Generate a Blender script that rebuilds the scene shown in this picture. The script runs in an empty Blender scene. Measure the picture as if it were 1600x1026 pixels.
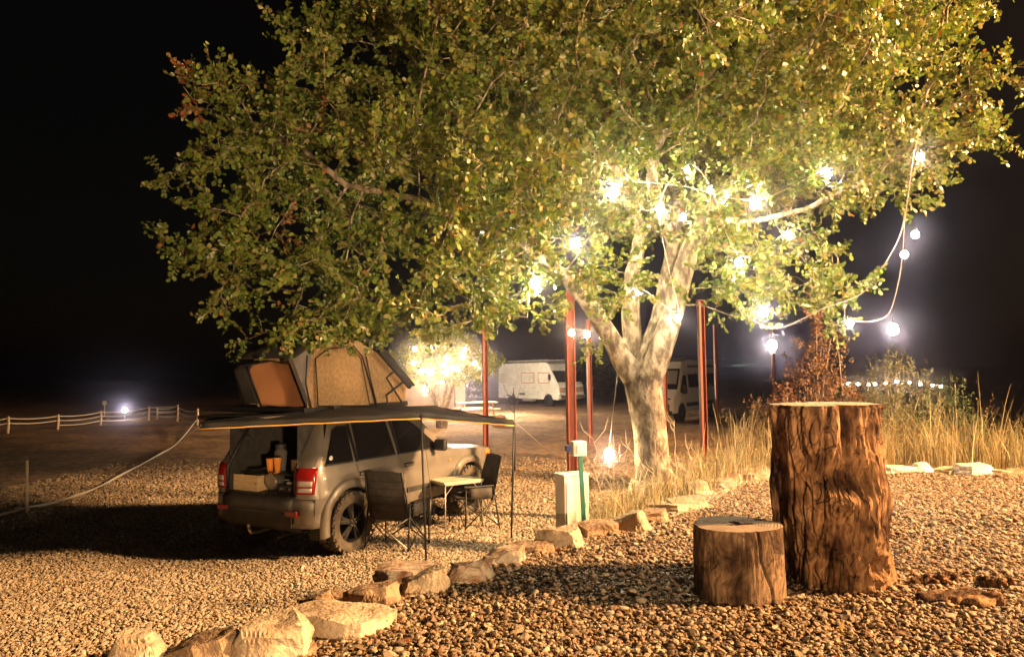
import bpy, bmesh, math, random
import numpy as np
from mathutils import Vector, Matrix, noise, Euler
R = math.radians
PI = math.pi
S = bpy.context.scene
COL = S.collection

# ------------------------------------------------------------------ camera
FPX = 1155.0
CAM = Vector((0.0, 0.0, 1.5))
PITCH, ROLL = R(3.2), R(0.8)
cam_d = bpy.data.cameras.new("camera"); cam = bpy.data.objects.new("camera", cam_d); COL.objects.link(cam)
cam_d.sensor_width = 36; cam_d.lens = 36*FPX/1600; cam_d.clip_end = 2000; cam_d.clip_start = .05
cam.matrix_world = Matrix.Translation(CAM) @ Matrix.Rotation(PI/2+PITCH, 4, 'X') @ Matrix.Rotation(-ROLL, 4, 'Z')
S.camera = cam
CM = cam.matrix_world.to_3x3()

# ------------------------------------------------------------------ sky, moonlight, exposure
W = bpy.data.worlds.new("World"); S.world = W; W.use_nodes = True
nt = W.node_tree
sky = nt.nodes.new("ShaderNodeTexSky"); sky.sky_type = 'NISHITA'; sky.sun_disc = False
sky.sun_elevation = R(1.5); sky.sun_rotation = R(75)
bg = nt.nodes["Background"]; nt.links.new(sky.outputs[0], bg.inputs[0]); bg.inputs[1].default_value = 0.0009
sun_d = bpy.data.lights.new("moonlight", 'SUN'); sun = bpy.data.objects.new("moonlight", sun_d); COL.objects.link(sun)
sun_d.energy = 0.004; sun_d.angle = R(.5); sun_d.color = (1, .95, .88)
sun.rotation_euler = (R(78), 0, R(60))
S.view_settings.view_transform = 'Standard'; S.view_settings.look = 'None'
S.view_settings.exposure = 1.0; S.view_settings.gamma = 1; S.view_settings.use_curve_mapping = False
cy = S.cycles
cy.max_bounces = 6; cy.diffuse_bounces = 3; cy.glossy_bounces = 3; cy.transmission_bounces = 4
cy.transparent_max_bounces = 8; cy.volume_bounces = 0
cy.use_denoising = True
cy.sample_clamp_indirect = 6.0
cy.caustics_reflective = False; cy.caustics_refractive = False
LAMP_POS = Vector((17.0, 5.0, 8.2)); LAMP_W = 50000  # assumed main lamp, out of view
FILL_POS = Vector((3.6, -5.0, 0.75)); FILL_W = 5200

# ------------------------------------------------------------------ measuring helpers
def ray(px, py):
    v = CM @ Vector(((px-800)/FPX, (513-py)/FPX, -1.0)); return v
def P(px, py, Y):                       # point seen at photo pixel, Y metres ahead
    v = ray(px, py); return CAM + v*(Y/v.y)
def G(px, py, z=0.0):                   # point seen at photo pixel on the level z
    v = ray(px, py); return CAM + v*((z-CAM.z)/v.z)

# ------------------------------------------------------------------ object helpers
def obj(name, me, m=None, parent=None, smooth=False):
    o = bpy.data.objects.new(name, me); COL.objects.link(o)
    if m is not None and len(me.materials) == 0: me.materials.append(m)
    if parent is not None: o.parent = parent
    if smooth: me.shade_smooth()
    return o
def tag(o, label=None, cat=None, group=None, kind=None):
    if label: o['label'] = label
    if cat: o['category'] = cat
    if group: o['group'] = group
    if kind: o['kind'] = kind
    return o
def thing(name, label, cat, loc=(0, 0, 0), rz=0.0, group=None):
    o = bpy.data.objects.new(name, None); COL.objects.link(o)
    o.location = loc; o.rotation_euler = (0, 0, rz); o.empty_display_size = .1
    return tag(o, label, cat, group)
def copy_tree(o, parent=None):
    c = o.copy(); COL.objects.link(c); c.parent = parent
    for ch in list(o.children): copy_tree(ch, c)
    return c
class MB:
    def __init__(s): s.v = []; s.f = []
    def add(s, vs, fs):
        n = len(s.v); s.v += [tuple(p) for p in vs]; s.f += [tuple(i+n for i in f) for f in fs]; return s
    def box(s, c, d, rot=None, taper=1.0):
        hx, hy, hz = d[0]/2, d[1]/2, d[2]/2
        vs = []
        for z, k in ((-hz, 1.0), (hz, taper)):
            vs += [(-hx*k, -hy*k, z), (hx*k, -hy*k, z), (hx*k, hy*k, z), (-hx*k, hy*k, z)]
        M = rot if isinstance(rot, Matrix) else (Euler(rot).to_matrix() if rot else Matrix.Identity(3))
        return s.add([M @ Vector(p) + Vector(c) for p in vs],
                     [(0, 3, 2, 1), (4, 5, 6, 7), (0, 1, 5, 4), (1, 2, 6, 5), (2, 3, 7, 6), (3, 0, 4, 7)])
    def bar(s, a, b, w, h=None):
        a = Vector(a); b = Vector(b); d = b-a
        q = d.to_track_quat('Z', 'Y').to_matrix()
        return s.box((a+b)/2, (w, h or w, d.length), q)
    def tube(s, pts, r, n=6, caps=True):
        pts = [Vector(p) for p in pts]; rs = r if isinstance(r, (list, tuple)) else [r]*len(pts)
        base = len(s.v); up = None
        for i, p in enumerate(pts):
            t = (pts[min(i+1, len(pts)-1)]-pts[max(i-1, 0)]).normalized()
            if up is None:
                up = t.orthogonal().normalized()
            else:
                up = (up - t*up.dot(t)).normalized() if (up - t*up.dot(t)).length > 1e-6 else t.orthogonal().normalized()
            w = t.cross(up)
            for k in range(n):
                a = 2*PI*k/n; s.v.append(tuple(p + (up*math.cos(a)+w*math.sin(a))*rs[i]))
        for i in range(len(pts)-1):
            for k in range(n):
                a = base+i*n+k; b = base+i*n+(k+1) % n
                s.f.append((a, b, b+n, a+n))
        if caps:
            s.f.append(tuple(base+k for k in reversed(range(n))))
            e = base+(len(pts)-1)*n; s.f.append(tuple(e+k for k in range(n)))
        return s
    def lathe(s, prof, n=24, c=(0, 0, 0), axis='Z', closed=False):   # prof: (r, h)
        base = len(s.v); m = len(prof)
        for k in range(n):
            a = 2*PI*k/n
            for r, h in prof:
                x, y = r*math.cos(a), r*math.sin(a)
                p = {'Z': (x, y, h), 'X': (h, x, y), 'Y': (y, h, x)}[axis]
                s.v.append((p[0]+c[0], p[1]+c[1], p[2]+c[2]))
        for k in range(n):
            for i in range(m if closed else m-1):
                a = base+k*m+i; a2 = base+k*m+(i+1) % m
                b = base+((k+1) % n)*m+i; b2 = base+((k+1) % n)*m+(i+1) % m
                s.f.append((a, b, b2, a2))
        return s
    def prism(s, poly, fn, t0, t1):        # poly of (a,b); fn(a,b,t) -> point
        n = len(poly)
        vs = [fn(a, b, t0) for a, b in poly]+[fn(a, b, t1) for a, b in poly]
        fs = [tuple(range(n))[::-1], tuple(range(n, 2*n))]+[(i, (i+1) % n, n+(i+1) % n, n+i) for i in range(n)]
        return s.add(vs, fs)
    def grid(s, fn, us, ws, keep=None):
        base = len(s.v); m = len(ws)
        for u in us:
            for w in ws: s.v.append(tuple(fn(u, w)))
        for i in range(len(us)-1):
            for j in range(m-1):
                if keep and not keep((us[i]+us[i+1])/2, (ws[j]+ws[j+1])/2): continue
                a = base+i*m+j; s.f.append((a, a+m, a+m+1, a+1))
        return s
    def mesh(s, name, fix=False):
        me = bpy.data.meshes.new(name); me.from_pydata(s.v, [], s.f)
        bm = bmesh.new(); bm.from_mesh(me)
        if fix: bmesh.ops.remove_doubles(bm, verts=bm.verts, dist=1e-5)
        bmesh.ops.recalc_face_normals(bm, faces=bm.faces); bm.to_mesh(me); bm.free()
        me.update(); return me
    def build(s, name, m, parent=None, smooth=False, bevel=0, thick=0, seg=2, fix=False):
        o = obj(name, s.mesh(name, fix), m, parent, False)
        if thick:
            md = o.modifiers.new("thick", 'SOLIDIFY'); md.thickness = thick; md.offset = 0
        if bevel:
            md = o.modifiers.new("bevel", 'BEVEL'); md.width = bevel; md.segments = seg; md.limit_method = 'ANGLE'; md.angle_limit = R(35)
        if smooth:
            try: o.data.shade_smooth()
            except Exception: pass
            if smooth == 'auto': o.data.set_sharp_from_angle(angle=R(40))
        return o
def lin(a, b, n): return [a+(b-a)*i/(n-1) for i in range(n)]
def catm(ps, n=8):
    ps = [Vector(p) for p in ps]; out = []
    for i in range(len(ps)-1):
        p0_, p1_, p2_, p3_ = ps[max(i-1, 0)], ps[i], ps[i+1], ps[min(i+2, len(ps)-1)]
        for k in range(n):
            t = k/n; out.append(.5*((2*p1_)+(p2_-p0_)*t+(2*p0_-5*p1_+4*p2_-p3_)*t*t+(3*p1_-p0_-3*p2_+p3_)*t**3))
    out.append(ps[-1]); return out
def big_mesh(name, V, F, cols=None):
    me = bpy.data.meshes.new(name); k = F.shape[1]
    me.vertices.add(len(V)); me.vertices.foreach_set("co", V.astype(np.float32).ravel())
    me.loops.add(F.size); me.loops.foreach_set("vertex_index", F.astype(np.int32).ravel())
    me.polygons.add(len(F)); me.polygons.foreach_set("loop_start", np.arange(0, F.size, k, dtype=np.int32))
    me.update(calc_edges=True)
    if cols is not None:
        a = me.color_attributes.new("tint", 'FLOAT_COLOR', 'POINT')
        c = np.ones((len(V), 4), np.float32); c[:, :3] = cols; a.data.foreach_set("color", c.ravel())
    return me

# ------------------------------------------------------------------ materials
def pmat(name, c1, c2=None, scale=8, rough=.6, metal=0, bump=0, bscale=None, detail=6, stretch=None, spec=.5, c3=None, pos=(.35, .65), coat=0):
    m = bpy.data.materials.new(name); m.use_nodes = True; t = m.node_tree; b = t.nodes["Principled BSDF"]
    b.inputs["Roughness"].default_value = rough; b.inputs["Metallic"].default_value = metal
    b.inputs["Specular IOR Level"].default_value = spec; b.inputs["Coat Weight"].default_value = coat
    b.inputs["Base Color"].default_value = (*c1, 1)
    tc = t.nodes.new("ShaderNodeTexCoord"); mp = t.nodes.new("ShaderNodeMapping")
    t.links.new(tc.outputs["Object"], mp.inputs[0])
    if stretch: mp.inputs["Scale"].default_value = stretch
    if c2:
        n = t.nodes.new("ShaderNodeTexNoise"); n.inputs["Scale"].default_value = scale; n.inputs["Detail"].default_value = detail
        t.links.new(mp.outputs[0], n.inputs["Vector"])
        r = t.nodes.new("ShaderNodeValToRGB"); r.color_ramp.elements[0].color = (*c1, 1); r.color_ramp.elements[1].color = (*c2, 1)
        r.color_ramp.elements[0].position = pos[0]; r.color_ramp.elements[1].position = pos[1]
        if c3:
            e = r.color_ramp.elements.new((pos[0]+pos[1])/2); e.color = (*c3, 1)
        t.links.new(n.outputs[0], r.inputs[0]); t.links.new(r.outputs[0], b.inputs["Base Color"])
    if bump:
        n2 = t.nodes.new("ShaderNodeTexNoise"); n2.inputs["Scale"].default_value = bscale or scale*3; n2.inputs["Detail"].default_value = 5
        t.links.new(mp.outputs[0], n2.inputs["Vector"])
        bn = t.nodes.new("ShaderNodeBump"); bn.inputs["Strength"].default_value = min(1, bump); bn.inputs["Distance"].default_value = .02*max(1, bump)
        t.links.new(n2.outputs[0], bn.inputs["Height"]); t.links.new(bn.outputs[0], b.inputs["Normal"])
    return m
def emat(name, col, k):
    m = bpy.data.materials.new(name); m.use_nodes = True; b = m.node_tree.nodes["Principled BSDF"]
    b.inputs["Base Color"].default_value = (.8, .8, .8, 1)
    b.inputs["Emission Color"].default_value = (*col, 1); b.inputs["Emission Strength"].default_value = k
    return m
def leafmat(name, trans=.35, rough=.45, spec=.4):
    m = bpy.data.materials.new(name); m.use_nodes = True; t = m.node_tree; b = t.nodes["Principled BSDF"]
    a = t.nodes.new("ShaderNodeVertexColor"); a.layer_name = "tint"
    b.inputs["Roughness"].default_value = rough; b.inputs["Specular IOR Level"].default_value = spec
    t.links.new(a.outputs[0], b.inputs["Base Color"])
    tr = t.nodes.new("ShaderNodeBsdfTranslucent"); mx = t.nodes.new("ShaderNodeMixShader"); mx.inputs[0].default_value = trans
    hs = t.nodes.new("ShaderNodeHueSaturation"); hs.inputs["Saturation"].default_value = 1.15; hs.inputs["Value"].default_value = 1.3
    t.links.new(a.outputs[0], hs.inputs["Color"]); t.links.new(hs.outputs[0], tr.inputs[0])
    t.links.new(b.outputs[0], mx.inputs[1]); t.links.new(tr.outputs[0], mx.inputs[2])
    t.links.new(mx.outputs[0], t.nodes["Material Output"].inputs[0])
    return m
def pebblemat(name, cols):
    m = bpy.data.materials.new(name); m.use_nodes = True; t = m.node_tree; b = t.nodes["Principled BSDF"]
    b.inputs["Roughness"].default_value = .7; b.inputs["Specular IOR Level"].default_value = .3
    oi = t.nodes.new("ShaderNodeObjectInfo"); r = t.nodes.new("ShaderNodeValToRGB"); cr = r.color_ramp; cr.interpolation = 'CONSTANT'
    cr.elements[0].color = (*cols[0], 1); cr.elements[1].position = 1/len(cols); cr.elements[1].color = (*cols[1], 1)
    for i, c in enumerate(cols[2:]):
        e = cr.elements.new((i+2)/len(cols)); e.color = (*c, 1)
    t.links.new(oi.outputs["Random"], r.inputs[0])
    tc = t.nodes.new("ShaderNodeTexCoord"); n = t.nodes.new("ShaderNodeTexNoise"); n.inputs["Scale"].default_value = 60; n.inputs["Detail"].default_value = 3
    t.links.new(tc.outputs["Object"], n.inputs["Vector"])
    mx = t.nodes.new("ShaderNodeMix"); mx.data_type = 'RGBA'; mx.blend_type = 'MULTIPLY'; mx.inputs[0].default_value = .5
    t.links.new(r.outputs[0], mx.inputs[6]); t.links.new(n.outputs[1], mx.inputs[7]); 
    t.links.new(mx.outputs[2], b.inputs["Base Color"])
    return m
M = {}
M['gravel'] = pmat('gravel_ground', (.20, .15, .10), (.42, .33, .23), 30, .9, bump=1.0, bscale=28, c3=(.30, .23, .16))
M['pebble'] = pebblemat('pebble', [(.25, .165, .095), (.33, .235, .15), (.41, .31, .20), (.18, .115, .065), (.30, .20, .115), (.48, .38, .26), (.26, .145, .08), (.36, .26, .165), (.14, .10, .07), (.34, .28, .21)])
M['pebble2'] = pebblemat('fine_gravel', [(.46, .36, .25), (.55, .45, .33), (.38, .29, .19), (.60, .51, .39), (.50, .38, .26), (.34, .26, .18), (.52, .44, .34)])
M['stone'] = pmat('pale_stone', (.26, .18, .11), (.46, .37, .26), 5, .85, bump=1.0, bscale=34, detail=12, c3=(.36, .28, .19))
M['stone_brown'] = pmat('brown_stone', (.17, .10, .055), (.34, .23, .14), 5, .85, bump=1.0, bscale=34, detail=12)
M['stone_white'] = pmat('whitish_stone', (.50, .42, .36), (.72, .65, .56), 6, .85, bump=1.0, bscale=34, detail=12)
M['stone_red'] = pmat('streaked_stone', (.26, .12, .065), (.50, .41, .31), 9, .85, bump=1.0, bscale=34, detail=12, stretch=(1, 4, 1), pos=(.4, .55))
M['bark'] = pmat('pale_bark', (.12, .09, .06), (.38, .32, .24), 13, .9, bump=1.0, bscale=40, detail=12, pos=(.42, .60), stretch=(1, 1, .5), c3=(.25, .20, .14))
M['rust_paint'] = pmat('rust_red_paint', (.20, .042, .018), (.29, .065, .03), 6, .55, bump=.2)
M['body'] = pmat('dusty_grey_paint', (.20, .178, .155), (.27, .242, .212), 2.5, .42, metal=.45, coat=.35, bump=.04, bscale=60)
M['dark_plastic'] = pmat('dark_plastic', (.025, .023, .022), (.05, .045, .04), 12, .6)
M['black'] = pmat('black_trim', (.012, .012, .012), rough=.5)
M['rubber'] = pmat('dusty_rubber', (.045, .038, .032), (.16, .125, .09), 7, .9, bump=.4, bscale=60)
M['glass'] = pmat('tinted_glass', (.012, .012, .013), rough=.08, spec=.6)
M['red_lens'] = pmat('red_lens', (.26, .010, .010), rough=.15, spec=.6)
M['white_lens'] = pmat('white_lens', (.42, .36, .32), rough=.15, spec=.6)
M['orange_lens'] = pmat('orange_lens', (.7, .22, .03), rough=.2)
M['chrome'] = pmat('worn_metal', (.55, .52, .48), rough=.3, metal=.9)
M['alu'] = pmat('aluminium_tube', (.50, .47, .42), rough=.4, metal=.6)
M['black_metal'] = pmat('black_metal', (.03, .028, .026), rough=.45, metal=.3)
M['awning'] = pmat('awning_cloth', (.014, .013, .014), (.026, .024, .025), 3, .75, bump=.5, bscale=9)
M['trim'] = pmat('yellow_trim', (.65, .36, .08), rough=.7)
M['canvas'] = pmat('tan_canvas', (.23, .14, .068), (.33, .21, .105), 22, .95, bump=.6, bscale=16, detail=12)
M['canvas_rust'] = pmat('rust_canvas', (.17, .065, .025), (.25, .10, .035), 4, .9, bump=.7, bscale=7, stretch=(1, 1, .4))
M['canvas_grey'] = pmat('grey_canvas', (.12, .105, .105), (.17, .15, .145), 5, .9, bump=.4)
M['fly_dark'] = pmat('dark_fly_cloth', (.022, .02, .021), (.035, .032, .033), 6, .9, bump=.5)
M['chair_cloth'] = pmat('chair_cloth', (.035, .031, .03), (.07, .06, .052), 8, .85, bump=.4)
M['table_top'] = pmat('slatted_table_top', (.50, .46, .34), (.60, .56, .42), 9, .5)
M['plywood'] = pmat('plywood', (.50, .34, .18), (.62, .45, .26), 7, .7, stretch=(1, 1, 6))
M['white_paint'] = pmat('white_paint', (.70, .67, .60), (.80, .77, .70), 3, .5, bump=.05)
M['camper_white'] = pmat('weathered_white_panel', (.60, .57, .50), (.80, .77, .70), 2.5, .45, bump=.05)
M['van_white'] = pmat('van_white', (.62, .60, .56), (.70, .68, .64), 3, .35)
M['green_post'] = pmat('green_paint', (.02, .20, .15), (.03, .26, .19), 9, .5)
M['tape'] = pmat('white_tape', (.42, .38, .32), rough=.7)
M['stake'] = pmat('wooden_stake', (.45, .36, .25), (.6, .5, .38), 12, .85)
M['cable'] = pmat('grey_cable', (.42, .38, .33), rough=.7)
M['straw'] = leafmat('dry_grass', .3, .7, .2)
M['leaf'] = leafmat('green_leaf', .22, .40, .5)
M['bush'] = leafmat('bush_leaf', .2, .6, .3)
M['orange'] = pmat('orange_plastic', (.75, .28, .05), rough=.4)
M['hedge_dark'] = pmat('earth_wall', (.20, .14, .10), (.30, .21, .15), 2, .95, bump=1)
M['copper_wood'] = pmat('weathered_planks', (.45, .36, .25), (.62, .52, .38), 6, .8, stretch=(1, 6, 1))
M['clay'] = pmat('clay_pot', (.40, .19, .09), (.5, .26, .13), 7, .85)
# ------------------------------------------------------------------ the ground
EDGE_PX = [(-300, 1400), (30, 1090), (200, 1035), (350, 1030), (480, 1015), (620, 945), (740, 915), (830, 880), (900, 852), (1000, 826), (1085, 796), (1150, 764), (1230, 748), (1420, 735), (1600, 738), (1900, 745), (2600, 780)]
EDGE = np.array([G(x, y, 0.0)[:2] for x, y in EDGE_PX])
EDGE = np.vstack([EDGE, [40, 6], [40, -40], [-5, -40], [-5, 1.0]])
LOW = -0.8
def edge_dist(X, Y):                    # > 0 outside the terrace
    X = np.asarray(X, float); Y = np.asarray(Y, float)
    d = np.full(X.shape, 1e9); inside = np.zeros(X.shape, bool)
    n = len(EDGE)
    for i in range(n):
        a = EDGE[i]; b = EDGE[(i+1) % n]; ab = b-a; L2 = (ab**2).sum()
        t = np.clip(((X-a[0])*ab[0]+(Y-a[1])*ab[1])/L2, 0, 1)
        d = np.minimum(d, np.hypot(X-a[0]-t*ab[0], Y-a[1]-t*ab[1]))
        c = ((a[1] > Y) != (b[1] > Y)) & (X < (b[0]-a[0])*(Y-a[1])/((b[1]-a[1]) if b[1] != a[1] else 1e-9)+a[0])
        inside ^= c
    return np.where(inside, -d, d)
def ground_z(X, Y):
    X = np.asarray(X, float); Y = np.asarray(Y, float)
    d = edge_dist(X, Y)
    t = np.clip((d-.12)/1.5, 0, 1); t = t*t*(3-2*t)
    # the bank is wider round the tree and along the far side of the terrace
    wide = np.clip((X-.9)/1.6, 0, 1)
    t2 = np.clip((d-.15)/5.0, 0, 1); t2 = t2*t2*(3-2*t2)
    h = LOW*(t*(1-wide)+t2*wide)
    h = h + .018*np.sin(X*1.3+1)*np.sin(Y*.9+2) + .010*np.sin(X*3.1)*np.sin(Y*2.7+1)
    # small rise of rough ground on the far left
    far = np.clip((Y-60)/60, 0, 1)
    return h + far*.6*np.sin(X*.05+1)
def gz(x, y): return float(ground_z(np.array([x]), np.array([y]))[0])
def spaced(a, b, fine, step_f, grow=1.18):
    lo, hi = fine; xs = list(np.arange(lo, hi, step_f)); s = step_f; x = xs[-1]
    while x < b: s *= grow; x += s; xs.append(x)
    s = step_f; x = lo; pre = []
    while x > a: s *= grow; x -= s; pre.append(x)
    return np.array(pre[::-1]+xs)
gx = spaced(-400, 400, (-9, 13), .10); gy = spaced(-60, 700, (1.5, 16), .10)
XX, YY = np.meshgrid(gx, gy, indexing='ij'); ZZ = ground_z(XX, YY)
nx, ny = XX.shape
idx = np.arange(nx*ny).reshape(nx, ny)
F = np.stack([idx[:-1, :-1], idx[1:, :-1], idx[1:, 1:], idx[:-1, 1:]], -1).reshape(-1, 4)
gm = big_mesh('ground', np.stack([XX, YY, ZZ], -1).reshape(-1, 3), F)
# ground material: gravel near, brown earth further off
mg = bpy.data.materials.new('gravel_and_earth'); mg.use_nodes = True; t = mg.node_tree; b = t.nodes["Principled BSDF"]
b.inputs["Roughness"].default_value = .95; b.inputs["Specular IOR Level"].default_value = .15
geo = t.nodes.new("ShaderNodeNewGeometry")
def tn(sc, det=6):
    n = t.nodes.new("ShaderNodeTexNoise"); n.inputs["Scale"].default_value = sc; n.inputs["Detail"].default_value = det
    t.links.new(geo.outputs["Position"], n.inputs["Vector"]); return n
def trmp(src, pts):
    r = t.nodes.new("ShaderNodeValToRGB")
    r.color_ramp.elements[0].position = pts[0][0]; r.color_ramp.elements[0].color = (*pts[0][1], 1)
    r.color_ramp.elements[1].position = pts[-1][0]; r.color_ramp.elements[1].color = (*pts[-1][1], 1)
    for p, c in pts[1:-1]:
        e = r.color_ramp.elements.new(p); e.color = (*c, 1)
    t.links.new(src, r.inputs[0]); return r
vo = t.nodes.new("ShaderNodeTexVoronoi"); vo.inputs["Scale"].default_value = 24; t.links.new(geo.outputs["Position"], vo.inputs["Vector"])
c1 = trmp(vo.outputs["Color"], [(.1, (.24, .17, .11)), (.5, (.36, .28, .19)), (.9, (.48, .38, .27))])
c2 = trmp(tn(.45, 8).outputs[0], [(.35, (.12, .062, .03)), (.5, (.24, .14, .072)), (.65, (.35, .22, .12))])
big = trmp(tn(.22, 5).outputs[0], [(.42, (0, 0, 0)), (.6, (1, 1, 1))])
sp = t.nodes.new("ShaderNodeSeparateXYZ"); t.links.new(geo.outputs["Position"], sp.inputs[0])
mr = t.nodes.new("ShaderNodeMapRange"); mr.inputs[1].default_value = 11; mr.inputs[2].default_value = 24; t.links.new(sp.outputs[1], mr.inputs[0])
mm = t.nodes.new("ShaderNodeMath"); mm.operation = 'MULTIPLY'; t.links.new(mr.outputs[0], mm.inputs[0]); mm.inputs[1].default_value = .85
mx = t.nodes.new("ShaderNodeMix"); mx.data_type = 'RGBA'; t.links.new(mm.outputs[0], mx.inputs[0]); t.links.new(c1.outputs[0], mx.inputs[6]); t.links.new(c2.outputs[0], mx.inputs[7])
mott = trmp(tn(5.5, 12).outputs[0], [(.38, (.45, .42, .40)), (.5, (.9, .9, .9)), (.62, (1.35, 1.3, 1.2))])
mx2 = t.nodes.new("ShaderNodeMix"); mx2.data_type = 'RGBA'; mx2.blend_type = 'MULTIPLY'; mx2.inputs[0].default_value = .85
t.links.new(mx.outputs[2], mx2.inputs[6]); t.links.new(mott.outputs[0], mx2.inputs[7])
t.links.new(mx2.outputs[2], b.inputs["Base Color"])
bu = t.nodes.new("ShaderNodeBump"); bu.inputs["Strength"].default_value = .9; bu.inputs["Distance"].default_value = .03
t.links.new(vo.outputs["Distance"], bu.inputs["Height"]); bu.invert = True
t.links.new(bu.outputs[0], b.inputs["Normal"])
tag(obj('ground', gm, mg, smooth=True), kind='structure')

# loose stones lying on it: real pebbles, instanced
def pebbles(name, pts, rots, scales, mat, label):
    me = bpy.data.meshes.new(name); me.vertices.add(len(pts)); me.vertices.foreach_set("co", pts.astype(np.float32).ravel())
    for nm, arr in (("prot", rots), ("pscl", scales)):
        a = me.attributes.new(nm, 'FLOAT_VECTOR', 'POINT'); a.data.foreach_set("vector", arr.astype(np.float32).ravel())
    me.update()
    o = obj(name, me, mat); tag(o, kind='stuff'); o['label'] = label; o['category'] = 'gravel'
    ng = bpy.data.node_groups.new(name, 'GeometryNodeTree')
    ng.interface.new_socket("Geometry", in_out='INPUT', socket_type='NodeSocketGeometry')
    ng.interface.new_socket("Geometry", in_out='OUTPUT', socket_type='NodeSocketGeometry')
    N = ng.nodes; L = ng.links
    gi = N.new("NodeGroupInput"); go = N.new("NodeGroupOutput")
    gti = N.new("GeometryNodeGeometryToInstance")
    for k in range(9):
        ic = N.new("GeometryNodeMeshIcoSphere"); ic.inputs["Radius"].default_value = 1; ic.inputs["Subdivisions"].default_value = 2
        po = N.new("GeometryNodeInputPosition"); nz = N.new("ShaderNodeTexNoise"); nz.noise_dimensions = '4D'; nz.inputs["Scale"].default_value = .9
        nz.inputs["W"].default_value = k*7.3; nz.inputs["Detail"].default_value = 1
        L.new(po.outputs[0], nz.inputs["Vector"])
        sb = N.new("ShaderNodeVectorMath"); sb.operation = 'SUBTRACT'; L.new(nz.outputs["Color"], sb.inputs[0]); sb.inputs[1].default_value = (.5, .5, .5)
        sc = N.new("ShaderNodeVectorMath"); sc.operation = 'SCALE'; L.new(sb.outputs[0], sc.inputs[0]); sc.inputs["Scale"].default_value = 2.0
        sp_ = N.new("GeometryNodeSetPosition"); L.new(ic.outputs[0], sp_.inputs["Geometry"]); L.new(sc.outputs[0], sp_.inputs["Offset"])
        sm = N.new("GeometryNodeSetShadeSmooth"); L.new(sp_.outputs[0], sm.inputs[0])
        sm.inputs["Shade Smooth"].default_value = (k % 3 != 0)
        st = N.new("GeometryNodeSetMaterial"); st.inputs["Material"].default_value = mat; L.new(sm.outputs[0], st.inputs[0])
        g2 = N.new("GeometryNodeGeometryToInstance"); L.new(st.outputs[0], g2.inputs[0])
        if k == 0: joins = N.new("GeometryNodeJoinGeometry")
        L.new(g2.outputs[0], joins.inputs[0])
    iop = N.new("GeometryNodeInstanceOnPoints"); iop.inputs["Pick Instance"].default_value = True
    L.new(gi.outputs[0], iop.inputs["Points"]); L.new(joins.outputs[0], iop.inputs["Instance"])
    for nm, sock in (("prot", "Rotation"), ("pscl", "Scale")):
        na = N.new("GeometryNodeInputNamedAttribute"); na.data_type = 'FLOAT_VECTOR'; na.inputs["Name"].default_value = nm
        L.new(na.outputs[0], iop.inputs[sock])
    rv = N.new("FunctionNodeRandomValue"); rv.data_type = 'INT'; rv.inputs[4].default_value = 0; rv.inputs[5].default_value = 8
    L.new(rv.outputs[2], iop.inputs["Instance Index"])
    L.new(iop.outputs[0], go.inputs[0])
    md = o.modifiers.new("pebbles", 'NODES'); md.node_group = ng
    return o
rng = np.random.default_rng(4)
def scatter(x0, x1, y0, y1, cell, keep):
    xs = np.arange(x0, x1, cell); ys = np.arange(y0, y1, cell)
    A, B = np.meshgrid(xs, ys); A = A.ravel()+rng.uniform(-.5, .5, A.size)*cell; B = B.ravel()+rng.uniform(-.5, .5, B.size)*cell
    inv = (A > -B*.74-.6) & (A < B*.74+.8); A = A[inv]; B = B[inv]
    k = keep(A, B); return A[k], B[k]
def lay(sets):
    P_, R_, S_ = [], [], []
    for A, B, size, lift in sets:
        n = len(A); z = ground_z(A, B)
        s = size*np.exp(rng.normal(0, .25, n))
        P_.append(np.stack([A, B, z+lift*rng.uniform(.2, 1, n)], -1))
        R_.append(np.stack([rng.uniform(-.5, .5, n), rng.uniform(-.5, .5, n), rng.uniform(0, 6.28, n)], -1))
        S_.append(np.stack([s*rng.uniform(.9, 1.35, n), s*rng.uniform(.65, 1, n), s*rng.uniform(.4, .7, n)], -1))
    return np.vstack(P_), np.vstack(R_), np.vstack(S_)
up = lambda A, B: edge_dist(A, B) < .22
dn = lambda A, B: edge_dist(A, B) > .0
s1 = scatter(-3, 6, 2.6, 6.5, .028, up); s2 = scatter(-3, 9.5, 6.5, 11.4, .033, up); s3 = scatter(-3, 8, 2.6, 7.5, .085, up); s6 = scatter(-3, 6, 2.6, 6.5, .045, up)
pebbles('pebble_layer', *lay([(*s1, .0150, .018), (*s2, .0145, .014), (*s3, .020, .035), (*s6, .010, .03)]), M['pebble'], 'brown rounded pebbles covering the raised terrace round the stumps')
s4 = scatter(-8, 4, 4.5, 9.5, .032, dn); s5 = scatter(-10.5, 4.5, 9.5, 21, .045, lambda A, B: dn(A, B) & (rng.random(A.size) > np.clip((B-10.5)/9.5, 0, 1)))
pebbles('gravel_layer', *lay([(*s4, .0165, .014), (*s5, .021, .012)]), M['pebble2'], 'pale fine gravel spread over the lower parking area')

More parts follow.
